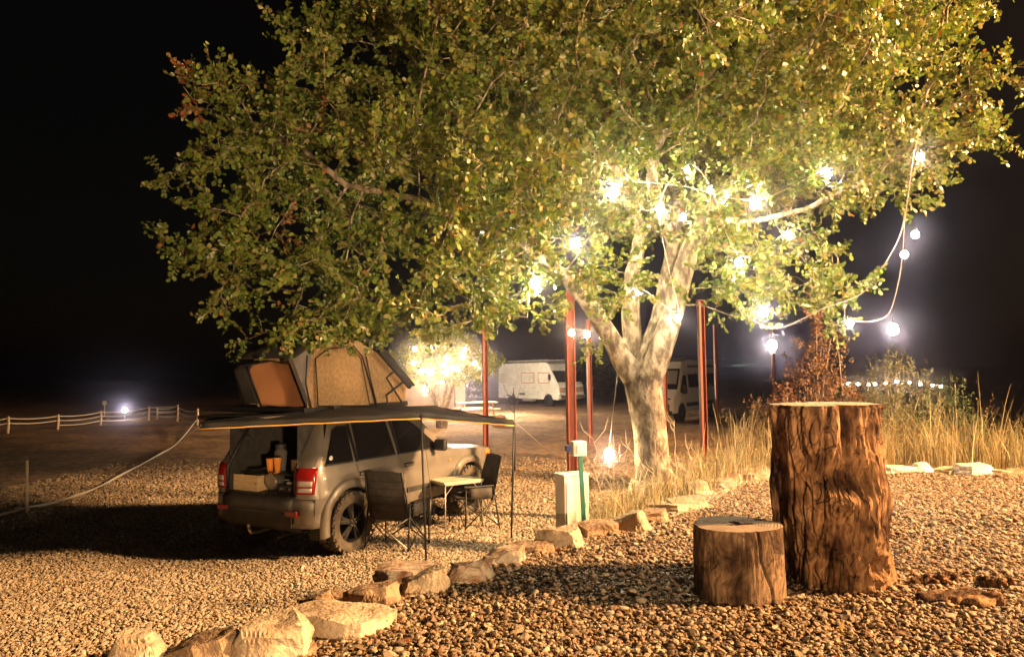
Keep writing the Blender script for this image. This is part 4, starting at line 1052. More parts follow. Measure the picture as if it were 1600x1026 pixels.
stump('low_stump', 'low round sawn stump with cracked top beside the tall one', (gs.x, gs.y+.27, -.02), .485, r_small, M['wood_small'], M['cut_small'], 260, 90, [(.02, -.02, .10, .022, .2), (.0, .03, .03, .05, .4), (.20, .12, .045, .025, .2)])
# loose bark pieces right of the stumps
def bark_piece(label, px, py, L, Wd, rz, seed):
    g = G(px, py, 0); mb = MB()
    mb.grid(lambda u, v: (L*(u-.5)*(1-.25*abs(v-.5)), Wd*(v-.5)*(1-.6*abs(u-.5)**1.5*2)*(1+.5*noise.noise(Vector((u*5, seed, 1))))+.04*fbm(Vector((u*6, v*2, seed))), .012+.03*math.sin(v*PI)+.035*fbm(Vector((u*4, v*5, seed+5)))), lin(0, 1, 26), lin(0, 1, 14))
    o = mb.build('bark_piece', M['wood_big'], None, True, thick=.012); o.location = (g.x, g.y, .02); o.rotation_euler = (R(6), R(-4), rz)
    tag(o, label, 'bark', 'bark pieces beside the tall stump')
bark_piece('long bark slab on the pebbles right of the tall stump, the largest of them', 1500, 945, .50, .26, R(-12), 1)
bark_piece('reddish bark strip lying behind the large bark slab', 1462, 915, .34, .10, R(5), 2)
bark_piece('curled bark scrap at the right end of the bark slab', 1555, 918, .22, .10, R(-18), 3)

# ------------------------------------------------------------------ border stones
def stone(label, px, py, wpx, hpx, mat, kind='slab', z=0.0, rz=0, seed=1, tilt=0, depth=.8):
    g = G(px, py, z); sc = FPX/g.y; w = 1.40*wpx/sc; h = hpx/sc
    rg = random.Random(seed*7+3); bm = bmesh.new()
    hh = max(.05, h*.56); dd = w*depth
    n = 16 if kind == 'slab' else 12
    for k in range(n):
        a = 2*PI*k/n+rg.uniform(-.25, .25); r = rg.uniform(.80, 1.06)
        sx = abs(math.cos(a))**.65*math.copysign(1, math.cos(a)); sy = abs(math.sin(a))**.65*math.copysign(1, math.sin(a))
        x, y = w/2*r*sx, dd/2*r*sy
        bm.verts.new((x, y, -.10+rg.uniform(-.02, .02))); 
        q = {'slab': .92, 'wedge': .70, 'peak': .35}[kind]*rg.uniform(.86, 1.0)
        zt = hh*(1+(.10 if kind == 'slab' else .25)*rg.uniform(-1, 1)+({'wedge': .45}.get(kind, 0))*x/w)
        bm.verts.new((x*q, y*q, zt))
    r = bmesh.ops.convex_hull(bm, input=bm.verts)
    bmesh.ops.delete(bm, geom=[e for e in r['geom_interior'] if isinstance(e, bmesh.types.BMVert)], context='VERTS')
    bmesh.ops.dissolve_limit(bm, angle_limit=R(14), verts=bm.verts, edges=bm.edges)
    bmesh.ops.triangulate(bm, faces=bm.faces)
    for _ in range(4 if wpx > 60 else 3): 
        long = [e for e in bm.edges if e.calc_length() > max(.028, w*.07)]
        if long: bmesh.ops.subdivide_edges(bm, edges=long, cuts=1)
        bmesh.ops.triangulate(bm, faces=[f for f in bm.faces if len(f.verts) > 3])
    bm.normal_update()
    off = Vector((seed*3.1, seed*1.7, 0)); mv = []
    for v in bm.verts:
        c = v.co; s = .03*w*fbm(Vector((c.x, c.y, c.z*2.6))*(3.0/max(w, .12))*1.0+off, 4)
        step = .007*math.sin(c.z*60+4*noise.noise(c*6+off))*(abs(v.normal.z) < .6)
        mv.append(v.normal*(s+step))
    for v, d in zip(bm.verts, mv): v.co += d
    me = bpy.data.meshes.new('border_stone'); bm.to_mesh(me); bm.free()
    o = obj('border_stone', me, mat); me.shade_smooth(); me.set_sharp_from_angle(angle=R(24))
    o.location = (g.x, g.y+dd*.35, z); o.rotation_euler = (R(rg.uniform(-5, 5)), tilt, rz)
    tag(o, label, 'stone', 'rough stones edging the terrace')
    return o
def _q(x): return x
SP, SB, SW, SR_ = M['stone'], M['stone_brown'], M['stone_white'], M['stone_red']
stones = [
 ('leftmost border stone, a pale peaked block cut by the bottom edge of the photo', 190, 1060, 120, 80, SP, 'peak'),
 ('broad low brown wedge stone second from the left at the bottom edge', 305, 1052, 125, 62, SB, 'wedge'),
 ('big pale leaning slab with dark left flank, near the bottom of the photo', 410, 1046, 112, 92, SP, 'wedge'),
 ('small orange-brown chip at the foot of the long flat slab', 470, 1030, 36, 24, SB, 'slab'),
 ('long flat pale slab lying along the pebbles right of the big leaning slab', 522, 1000, 135, 50, SP, 'slab'),
 ('dark cracked block behind the long flat slab', 492, 958, 56, 34, SB, 'wedge'),
 ('little brown stone wedged between the dark block and the squarish reddish one', 529, 945, 36, 24, SB, 'slab'),
 ('squarish reddish brown block above the right end of the long slab', 578, 948, 66, 42, SB, 'slab'),
 ('wide flat pale stone just in front of the camping chair', 632, 916, 92, 38, SR_, 'slab'),
 ('small pointed stone below the wide flat pale one', 604, 934, 30, 24, SP, 'peak'),
 ('pale stone with a triangular dark left face left of the dark-sided rock', 662, 930, 72, 42, SP, 'wedge'),
 ('dark-sided rock with striped pale right face', 735, 914, 74, 44, SR_, 'wedge'),
 ('streaked red and white stone between the dark-sided rock and a flat tan one', 786, 890, 66, 42, SR_, 'wedge'),
 ('flat tan stone lying low behind the streaked one', 830, 868, 64, 24, SB, 'slab'),
 ('large block with blackish left end beside the white meter box', 876, 860, 76, 46, SP, 'wedge'),
 ('cube-like tan stone right of the green post', 938, 842, 54, 36, SB, 'slab'),
 ('slanted pale slab right of the cube-like stone', 982, 834, 64, 40, SP, 'wedge'),
 ('small tan block right of the slanted pale slab', 1020, 818, 44, 26, SB, 'slab'),
 ('thin flat stone lying below the tree trunk', 1046, 800, 54, 18, SP, 'slab'),
 ('pale sloping slab at the foot of the tree, in dry grass', 1078, 797, 62, 26, SP, 'wedge'),
 ('tall pale leaning plate right of the tree', 1094, 776, 52, 36, SP, 'peak'),
 ('short tan stone capped by a pale edge, right of the leaning plate', 1128, 766, 50, 24, SP, 'slab'),
 ('rounded brown stone between the capped stone and the bright wide one', 1148, 757, 34, 20, SB, 'wedge'),
 ('bright yellowish wide slab touching the left edge of the tall stump', 1188, 752, 62, 24, SP, 'slab'),
 ('low rounded pinkish stone just right of the tall stump at the grass edge', 1406, 738, 52, 14, SW, 'slab'),
 ('whitish peaked stone at the grass edge, second right of the tall stump', 1452, 738, 46, 19, SW, 'peak'),
 ('small flat grey stone between the two whitish ones at the grass edge', 1497, 739, 40, 10, SP, 'slab'),
 ('large whitish pink rock at the far grass edge', 1533, 742, 54, 22, SW, 'wedge'),
 ('thin stone beside the whitish pink rock, near the right edge of the photo', 1570, 742, 34, 9, SP, 'slab'),
 ('last flat border stone at the right edge of the photo', 1597, 744, 34, 8, SB, 'slab'),
]
for i, (lab, x, y, w, h, m, kd) in enumerate(stones):
    stone(lab, x, y, w, h, m, kd, seed=i+1, rz=R(random.Random(i).uniform(-25, 25)), tilt=R(random.Random(i+50).uniform(-10, 6)), depth=.75 if w > 50 else .9)

rgL = np.random.default_rng(21); A_, B_ = scatter(-3, 7, 2.8, 10.5, .30, up); kk_ = rgL.random(len(A_)) < .55; A_, B_ = A_[kk_], B_[kk_]; n_ = len(A_)
z_ = ground_z(A_, B_)+.028; nn_ = rgL.normal(0, .3, (n_, 3))+np.array([0, 0, 1.0]); dd_ = rgL.normal(0, 1, (n_, 3))*np.array([1, 1, .25])
fl_ = obj('leaf_litter', leaves_mesh('leaf_litter', np.stack([A_, B_, z_], -1), dd_, nn_, rgL.uniform(.03, .06, n_), palette(n_, rgL, [(.22, .08, .03), (.16, .09, .04), (.30, .20, .07)], (2, 3, 1))), M['leaf']); tag(fl_, 'small brown fallen leaves scattered over the pebbles', 'leaves', kind='stuff')
# ------------------------------------------------------------------ posts, meter box
def post(label, px, topy, Y, w=.13, base=None):
    a = P(px, topy, Y); z0 = gz(a.x, a.y)-.1
    b_ = P(px+ (0 if base is None else base), 700, Y)
    t_ = thing('steel_post', label, 'post', (a.x, a.y, z0), R(12), 'rust red steel posts')
    h = a.z-z0; mb = MB()
    for s in (-1, 1): mb.box((s*(w/2-.006), 0, h/2), (.012, w, h))
    mb.box((0, 0, h/2), (w-.024, .010, h)); mb.build('beam', M['rust_paint'], t_, bevel=.002)
    MB().box((0, 0, .105), (w*1.6, w*1.6, .02)).build('base_plate', M['rust_paint'], t_, bevel=.002)
    MB().box((0, 0, h+.008), (w*1.15, w*1.15, .015)).build('cap_plate', M['rust_paint'], t_, bevel=.002)
    for sx in (-1, 1):
        for sy in (-1, 1): MB().lathe([(0, .03), (.014, .028), (.014, 0)], 6, (sx*w*.6, sy*w*.6, .115)).build('bolt', M['chrome'], t_)
post('rust red steel post behind the white meter box', 889, 455, 11.5)
post('rust red steel post rising behind the car bonnet', 757, 492, 19)
post('rust red steel post right of the big tree trunk', 1094, 470, 16.5)
post('thin distant red post between the meter box post and the tree trunk', 919, 500, 23)
post('thin distant red post in front of the dim van', 1117, 508, 30, .13)
post('dim red post half hidden at the right edge of the tree trunk', 1036, 500, 24)
post('faint red post under the low hanging bulb, far right', 1206, 508, 30)
mb_ = P(893, 700, 7.35)
box = thing('meter_box', 'white upright electricity box behind the border stones', 'electricity box', (mb_.x, mb_.y+.05, gz(mb_.x, mb_.y+.1)-.05), R(24))
zt = P(893, 742, 7.35).z-box.location.z
MB().box((0, 0, zt/2), (.27, .20, zt)).build('cabinet', M['white_paint'], box, bevel=.006)
MB().box((0, 0, zt+.008), (.29, .22, .016)).build('lid', M['white_paint'], box, bevel=.004)
dr = MB().box((0, -.105, zt/2+.05), (.23, .010, zt*.72)).build('cabinet_door', M['white_paint'], box, bevel=.003)
MB().box((.085, -.114, zt/2+.1), (.015, .012, .05)).build('latch', M['chrome'], dr)
gp_ = P(903, 700, 7.1)
gpst = thing('socket_post', 'slim green post carrying a small white socket box, in front of the meter box', 'post', (gp_.x+.02, gp_.y, gz(gp_.x, gp_.y)-.05), 0)
zt2 = P(898, 710, 7.1).z-gpst.location.z
MB().bar((.03, 0, 0), (0, 0, zt2), .055, .04).build('stake', M['green_post'], gpst, bevel=.004)
sb_ = MB().box((-.02, 0, zt2+.06), (.14, .11, .14), (0, 0, R(20))).build('socket_box', M['white_paint'], gpst, bevel=.012, seg=3)
MB().box((-.112, .01, zt2+.06), (.05, .055, .055), (0, 0, R(20))).build('plug', pmat('blue_plastic', (.03, .06, .35), rough=.4), sb_, bevel=.006)
MB().box((-.0, -.06, zt2+.06), (.08, .012, .08), (0, 0, R(20))).build('cover_flap', M['white_paint'], sb_, bevel=.004)

# ------------------------------------------------------------------ dry grass
def grass(name, label, areas, n, h0, h1, pal, w, seed, spread=.35, heads=.12, wdt=.006):
    rg = np.random.default_rng(seed); pts = []
    for (ax, ay, bx, by, hw, wt) in areas:
        k = int(n*wt); u = rg.uniform(0, 1, k); off = rg.normal(0, hw, k)
        dx, dy = bx-ax, by-ay; L = math.hypot(dx, dy); pts.append(np.stack([ax+dx*u-dy/L*off, ay+dy*u+dx/L*off], -1))
    pts = np.vstack(pts); keep = edge_dist(pts[:, 0], pts[:, 1]) > .10; pts = pts[keep]; N = len(pts)
    clump = np.array([noise.noise(Vector((p[0]*2.2, p[1]*2.2, seed))) for p in pts])
    keep = clump > -.28; pts = pts[keep]; clump = clump[keep]; N = len(pts)
    z = ground_z(pts[:, 0], pts[:, 1])-.02; H = rg.uniform(h0, h1, N)*(.75+.6*np.clip(clump+.3, 0, 1)); tall = rg.random(N) < .12; H[tall] *= 1.35
    az = rg.uniform(0, 2*PI, N); lean = np.abs(rg.normal(0, spread, N))
    dx, dy = np.cos(az)*lean, np.sin(az)*lean; wd = wdt*rg.uniform(.6, 1.4, N); pa = rg.uniform(0, PI, N); px, py = np.cos(pa)*wd, np.sin(pa)*wd
    V = np.zeros((N, 8, 3)); ts = [0, .4, .75, 1.0]
    for k, t_ in enumerate(ts):
        cx = pts[:, 0]+dx*H*t_**1.8; cyy = pts[:, 1]+dy*H*t_**1.8; cz = z+H*(t_-.18*lean*t_*t_); ww = [1, .8, .5, .12][k]
        V[:, 2*k, 0] = cx-px*ww; V[:, 2*k, 1] = cyy-py*ww; V[:, 2*k, 2] = cz; V[:, 2*k+1, 0] = cx+px*ww; V[:, 2*k+1, 1] = cyy+py*ww; V[:, 2*k+1, 2] = cz
    o = (np.arange(N)*8)[:, None]; F = np.concatenate([o+np.array([2*k, 2*k+1, 2*k+3, 2*k+2]) for k in range(3)])
    C = palette(N, rg, pal, w, .2).repeat(8, axis=0); V = V.reshape(-1, 3)
    # seed heads
    hd = np.where(rg.random(N) < heads)[0]; tipc = (V.reshape(N, 8, 3)[hd, 6]); m = 9
    hb = np.repeat(tipc, m, 0)+rg.normal(0, .008, (len(hd)*m, 3))-np.array([0, 0, 1])*np.tile(np.linspace(0, .13, m), len(hd))[:, None]
    hdv = rg.normal(0, .5, (len(hb), 3))+np.array([0, 0, .8]); s = rg.uniform(.014, .03, len(hb)); d = hdv/np.linalg.norm(hdv, axis=1)[:, None]
    q = np.cross(d, unit(len(hb), rg)); V2 = np.stack([hb, hb+d*s[:, None]*.5+q*s[:, None]*.3, hb+d*s[:, None], hb+d*s[:, None]*.5-q*s[:, None]*.3], 1).reshape(-1, 3)
    F2 = np.arange(len(V2)).reshape(-1, 4)+len(V); C2 = palette(len(hb), rg, pal, w, .2).repeat(4, axis=0)
    ob = obj(name, big_mesh(name, np.vstack([V, V2]), np.vstack([F, F2]), np.vstack([C, C2])), M['straw']); tag(ob, label, 'grass', kind='stuff')
STRAW = [(.42, .36, .22), (.34, .28, .16), (.24, .17, .09), (.20, .20, .10), (.52, .46, .31)]
e = lambda px, py: G(px, py, 0)
def seg(px0, py0, px1, py1, off, hw, wt):
    a = e(px0, py0); b_ = e(px1, py1); return (a.x-off*.2, a.y+off, b_.x-off*.2, b_.y+off, hw, wt)
grass('dry_grass', 'golden dry grass growing round the big tree', [seg(925, 835, 1010, 815, .5, .25, .24), seg(1000, 812, 1100, 780, .7, .35, .36), seg(1090, 780, 1200, 748, .6, .35, .40)], 2600, .16, .46, STRAW, (4, 4, 2, 2, 2), 5, .42, .22)
grass('meadow_grass', 'tall dry grass along the far edge of the terrace', [seg(1180, 748, 1420, 738, .7, .40, .28), seg(1390, 738, 1900, 748, .7, .5, .50), seg(1390, 738, 1800, 745, 1.9, .6, .22)], 3400, .35, .85, STRAW, (2, 4, 4, 3, 1), 8, .36, .12, .006)

# single tall dead stems by the tree
def stem(label, px, py, Y, H, seed):
    rg = random.Random(seed); a = P(px, py, Y); z0 = gz(a.x, a.y)-.02; t_ = thing('weed_stalk', label, 'weed', (a.x, a.y, z0), rg.uniform(0, 6), 'dead weed stalks by the tree')
    pts = [Vector((.05*noise.noise(Vector((k*.5, seed, 0)))*k/2, .04*noise.noise(Vector((k*.5, seed, 7)))*k/2, H*k/7)) for k in range(8)]
    MB().tube(pts, [.008-.0008*k for k in range(8)], 5).build('stalk', M['stake'], t_, True)
    for k in range(9):
        i = rg.randint(2, 6); p = pts[i].lerp(pts[i+1], rg.random()); az = rg.uniform(0, 6.28); L = rg.uniform(.10, .26)
        b_ = MB().tube([p, p+Vector((math.cos(az)*L*.6, math.sin(az)*L*.6, L*.5)), p+Vector((math.cos(az)*L*.8, math.sin(az)*L*.8, L))], [.004, .003, .002], 4).build('side_branch', M['stake'], t_, True)
for i, (lab, x, y, Y, H) in enumerate([('bright tall dead weed stalk just right of the meter box', 935, 800, 7.7, 1.05), ('branching dead weed stalk below the hanging ground lamp', 960, 800, 7.9, .85), ('forked weed stalk against the left side of the trunk', 990, 795, 8.3, .9), ('dead weed stalk directly in front of the trunk', 1020, 795, 8.2, .62), ('weed stalk leaning right of the trunk base', 1056, 785, 8.6, .95), ('short bushy weed stalk between trunk and red post', 1078, 780, 8.9, .6), ('tall weed stalk left of the tall stump', 1160, 745, 11.0, .8)]):
    stem(lab, x, y, Y, H, i+2)

# ------------------------------------------------------------------ shrubs and far trees
GREYG = [(.17, .19, .13), (.10, .12, .06), (.18, .17, .10)]; RUST = [(.17, .09, .05), (.13, .07, .04), (.21, .13, .08)]
def sh_at(px, Y): p = P(px, 620, Y); return (p.x, p.y, gz(p.x, p.y))
shrub('tall_shrub', 'tall rust brown shrub under the low hanging bulbs', 'shrub', sh_at(1275, 13.0), [(0, 0, 1.0, .8, .7, .8), (.1, 0, 1.9, .5, .4, .6), (-.7, 0, .8, .6, .5, .5), (.05, 0, 2.6, .28, .25, .45)], 9000, .05, RUST, (3, 3, 2), seed=3, upright=.5, width=.8)
shrub('tall_shrub', 'reddish leafy bush at the left of the tall stump top', 'shrub', sh_at(1215, 12.6), [(0, 0, .7, .42, .4, .45), (.15, 0, 1.1, .25, .25, .3)], 2600, .05, [(.17, .07, .045), (.13, .06, .035)], (1, 1), seed=4)
shrub('tall_shrub', 'grey green feathery shrub below the brightest right bulb', 'shrub', sh_at(1395, 13.4), [(0, 0, 1.0, .9, .8, .8), (.1, 0, 1.8, .6, .5, .45), (-.6, 0, 1.3, .5, .5, .5)], 9000, .045, GREYG, (3, 2, 2), seed=5, upright=.4, width=.45)
shrub('tall_shrub', 'dark green conifer-like shrub at the right of the garland lights', 'shrub', sh_at(1470, 14.4), [(0, 0, .9, .8, .8, .8), (.1, 0, 1.6, .45, .4, .4), (.8, 0, .6, .6, .6, .5)], 7000, .05, [(.06, .09, .04), (.09, .12, .05)], (2, 1), seed=6, width=.45)
shrub('tall_shrub', 'low olive scrub behind the tall stump', 'shrub', sh_at(1340, 12.5), [(0, 0, .55, 1.0, .5, .45), (.9, 0, .5, .6, .5, .4), (-1.1, .2, .4, .6, .4, .35)], 6500, .045, [(.16, .14, .06), (.10, .11, .05), (.22, .15, .08)], (2, 2, 1), seed=7, width=.6)
# the far tree with its own lights
ft = P(690, 640, 30)
LIT = [(.22, .26, .04), (.30, .30, .06), (.16, .20, .035)]
FT = shrub('round_tree', 'small round tree wound with lights beside the roof tent', 'tree', (ft.x, ft.y, LOW), [(0, 0, 2.7, 2.0, 1.8, 1.0), (-.9, 0, 2.2, 1.2, 1.2, .6), (1.0, 0, 2.4, 1.4, 1.2, .7), (0, 0, 3.4, 1.4, 1.3, .7), (1.9, 0, 2.6, .7, .8, .5)], 17000, .10, LIT, (3, 2, 2), stems=False, seed=9, mat='leaf')
mb = MB(); rg0 = random.Random(6)
for k in range(6):
    a = k*PI/3+.2; mb.tube([(.12*math.cos(a), .12*math.sin(a), -.05), (.22*math.cos(a), .22*math.sin(a), .9), (.55*math.cos(a), .5*math.sin(a), 1.8), (1.1*math.cos(a), 1.0*math.sin(a), 2.7)], [.11, .08, .06, .03], 7)
mb.build('trunk', M['bark'], FT, True)
hp = P(722, 620, 52)
shrub('clipped_hedge', 'dim hedge in the distance between the lit tree and the old motorhome', 'hedge', (hp.x, hp.y, LOW), [(-.6, 0, 1.0, 2.0, 1.0, 1.2), (-2.6, 0, .8, 1.6, 1, 1.0)], 5000, .14, [(.09, .085, .05), (.12, .10, .06)], (1, 1), seed=12)
hp = P(935, 600, 60)
shrub('distant_bush', 'dark bush in the distance right of the old motorhome', 'bush', (hp.x, hp.y, LOW), [(0, 0, 1.4, 2.2, 1.0, 1.5), (3, 0, 1.0, 2, 1, 1.0)], 3500, .16, [(.05, .055, .03), (.07, .07, .04)], (1, 1), seed=13)
wa = P(655, 610, 40); 
wl_ = MB().box((0, 0, 1.2), (9, .3, 2.4)).build('earth_wall', M['hedge_dark'], None, bevel=.05); wl_.location = (wa.x-2.2, wa.y+3, LOW); wl_.rotation_euler = (0, 0, R(8)); tag(wl_, 'plain brownish wall in the distance behind the lit round tree', 'wall')

# picnic table, planters by the far tree
pt = P(745, 622, 36)
pk = thing('picnic_table', 'pale weathered picnic table with bench near the far lit tree', 'table', (pt.x, pt.y, LOW), R(18))
for k in range(4): MB().box((0, (k-1.5)*.2, .74), (1.9, .18, .05)).build('plank', M['copper_wood'], pk, bevel=.005)
for s in (-1, 1):
    MB().box((0, s*.72, .44), (1.9, .26, .05)).build('bench_board', M['copper_wood'], pk, bevel=.005)
    for q in (-1, 1): MB().bar((s*.7, q*.25, .72), (s*.7, q*.6, 0), .06, .10).build('leg', M['copper_wood'], pk)
    MB().box((s*.7, 0, .40), (.06, 1.5, .08)).build('cross_beam', M['copper_wood'], pk)
pp = P(777, 634, 31)
pc = thing('plant_tub', 'brown wooden tub standing in front of the old motorhome', 'planter', (pp.x, pp.y, LOW))
MB().lathe([(0, 0), (.24, 0), (.34, .42), (.30, .42), (.28, .38), (0, .36)], 16).build('tub', M['clay'], pc, 'auto')
for z, r in ((.10, .27), (.32, .325)): MB().lathe([(r, z-.02), (r+.008, z-.02), (r+.008, z+.02), (r, z+.02)], 16, closed=True).build('hoop', M['black_metal'], pc)
# thin bare sapling near the awning corner
sp_ = P(803, 655, 17)
sg_ = thing('bare_sapling', 'thin leafless sapling standing behind the right awning corner', 'sapling', (sp_.x, sp_.y, LOW))
MB().tube([(0, 0, 0), (.02, 0, 1.0), (.0, 0, 1.9)], [.022, .015, .006], 5).build('stem', M['black_metal'], sg_, True)
for a, z in ((.4, 1.1), (2.6, 1.3), (.9, 1.5), (3.3, 1.6)):
    MB().tube([(.01, 0, z), (.16*math.cos(a), .1*math.sin(a), z+.18), (.26*math.cos(a), .15*math.sin(a), z+.42)], [.008, .005, .003], 4).build('twig', M['black_metal'], sg_)

# ------------------------------------------------------------------ the old motorhome
def motorhome():
    fw = P(857, 633, 46); h = Vector((.63, -.777, 0)); rz = math.atan2(-h.x, h.y)
    t_ = thing('old_motorhome', 'old white boxy motorhome with dark windscreen parked in the distance', 'motorhome', (0, 0, LOW), rz)
    L, Wd, H = 6.0, 2.1, 2.75; rgtv = Vector((h.y, -h.x, 0))
    wheelpos = Vector((fw.x, fw.y, LOW)); c = wheelpos-h*(L/2-.95)-rgtv*(Wd/2); t_.location = (c.x, c.y, LOW)
    wm = M['camper_white']
    # side profile (y, z)
    prof = [(-3.0, .45), (-3.0, 1.3), (-2.95, 2.55), (-2.8, 2.72), (1.75, 2.75), (2.1, 2.62), (2.32, 2.25), (2.85, 1.45), (3.0, 1.3), (3.05, .75), (3.0, .42)]
    MB().prism(prof, lambda a, b_, q: (q, a, b_), -Wd/2, Wd/2).build('body', wm, t_, bevel=.05, seg=3)
    def sb(nm, y0, y1, z0, z1, m, o=.012, par=t_): 
        return MB().box((Wd/2+o/2, (y0+y1)/2, (z0+z1)/2), (o, y1-y0, z1-z0)).build(nm, m, par, bevel=.004)
    rust = M['clay']
    for y0, y1 in ((-.55, .75), (1.12, 2.18)):
        f = sb('window_frame', y0, y1, 1.42, 2.12, rust, .02); sb('pane', y0+.06, y1-.06, 1.48, 2.06, M['camper_white'], .03, f)
    for k in range(5): sb('slatted_vent', -2.85, -2.25, 1.45+.13*k, 1.53+.13*k, M['copper_wood'], .02)
    for k in range(4): sb('side_trim', -2.9, 2.6, .72+.19*k, .735+.19*k, M['alu'], .012)
    sb('hatch', -2.2, -1.5, .62, 1.2, wm, .014); sb('hatch', -1.3, -.8, 1.5, 2.1, wm, .014); sb('locker_door', 1.0, 1.6, .6, 1.1, wm, .014)
    sb('dark_vent', -2.1, -1.75, .58, .68, M['black'], .02); sb('dark_vent', -.75, -.2, .66, .82, M['dark_plastic'], .02)
    # windscreen on the sloped face
    n = Vector((0, .8, .53)).normalized()
    def fr(u, w, o): 
        a = Vector((0, 2.32, 2.22)); b_ = Vector((0, 2.85, 1.47)); q = a.lerp(b_, w)+Vector((0, .83, .56)).normalized()*o; return (u*Wd/2, q.y, q.z)
    f = MB().grid(lambda u, w: fr(u, w, .02), lin(-.93, .93, 6), lin(.04, .97, 4)).build('windscreen', M['glass'], t_, thick=.02)
    MB().bar(fr(0, .05, .04), fr(0, .96, .04), .03).build('centre_bar', M['black'], f)
    for s in (-1, 1): MB().tube([fr(s*.6, 1.0, .05), fr(s*.2, .55, .06)], .012, 4).build('wiper', M['black'], f)
    MB().box((0, 3.04, 1.02), (1.9, .05, .30)).build('grille', pmat('dull_grille', (.28, .16, .10), (.4, .25, .16), 9), t_, bevel=.01)
    for s in (-1, 1):
        MB().box((s*.72, 3.07, 1.02), (.34, .05, .22)).build('headlight', M['white_lens'], t_, bevel=.03)
        MB().box((s*.96, 3.03, 1.02), (.12, .08, .16)).build('indicator', M['orange_lens'], t_, bevel=.01)
    MB().box((0, 3.10, .62), (2.14, .16, .20)).build('bumper', M['alu'], t_, bevel=.03)
    MB().box((0, 3.19, .64), (2.0, .02, .05)).build('bumper_strip', M['black'], t_)
    for s in (-1, 1):
        mm_ = MB().box((s*(Wd/2+.14), 2.3, 1.82), (.10, .16, .36)).build('mirror', M['black'], t_, bevel=.03)
        MB().tube([(s*Wd/2, 2.2, 1.95), (s*(Wd/2+.14), 2.28, 1.95)], .012, 4).build('mirror_arm', M['black'], mm_)
    MB().box((0, -.2, 2.80), (1.5, 4.2, .03)).build('roof_rack', M['alu'], t_)
    for k in range(7): MB().box((0, -2.2+k*.65, 2.87), (1.7, .06, .05)).build('rack_bar', M['white_paint'], t_)
    MB().box((.2, .9, 2.93), (.8, 1.1, .06)).build('solar_panel', M['black'], t_)
    for y in (-1.55, 2.05):
        for s in (-1, 1): wheel('wheel', t_, (s*(Wd/2-.12), y, .33), .33, .2, s, M['alu'], M['rubber'], 6, 0, .2)
        MB().lathe([(.0, 0), (.43, 0), (.43, -.25)], 24, (Wd/2+.004, y, .36), 'X').build('wheel_arch', M['black'], t_)
    MB().box((Wd/2-.1, .1, .38), (.3, 1.0, .16)).build('side_step', M['alu'], t_, bevel=.01)
motorhome()
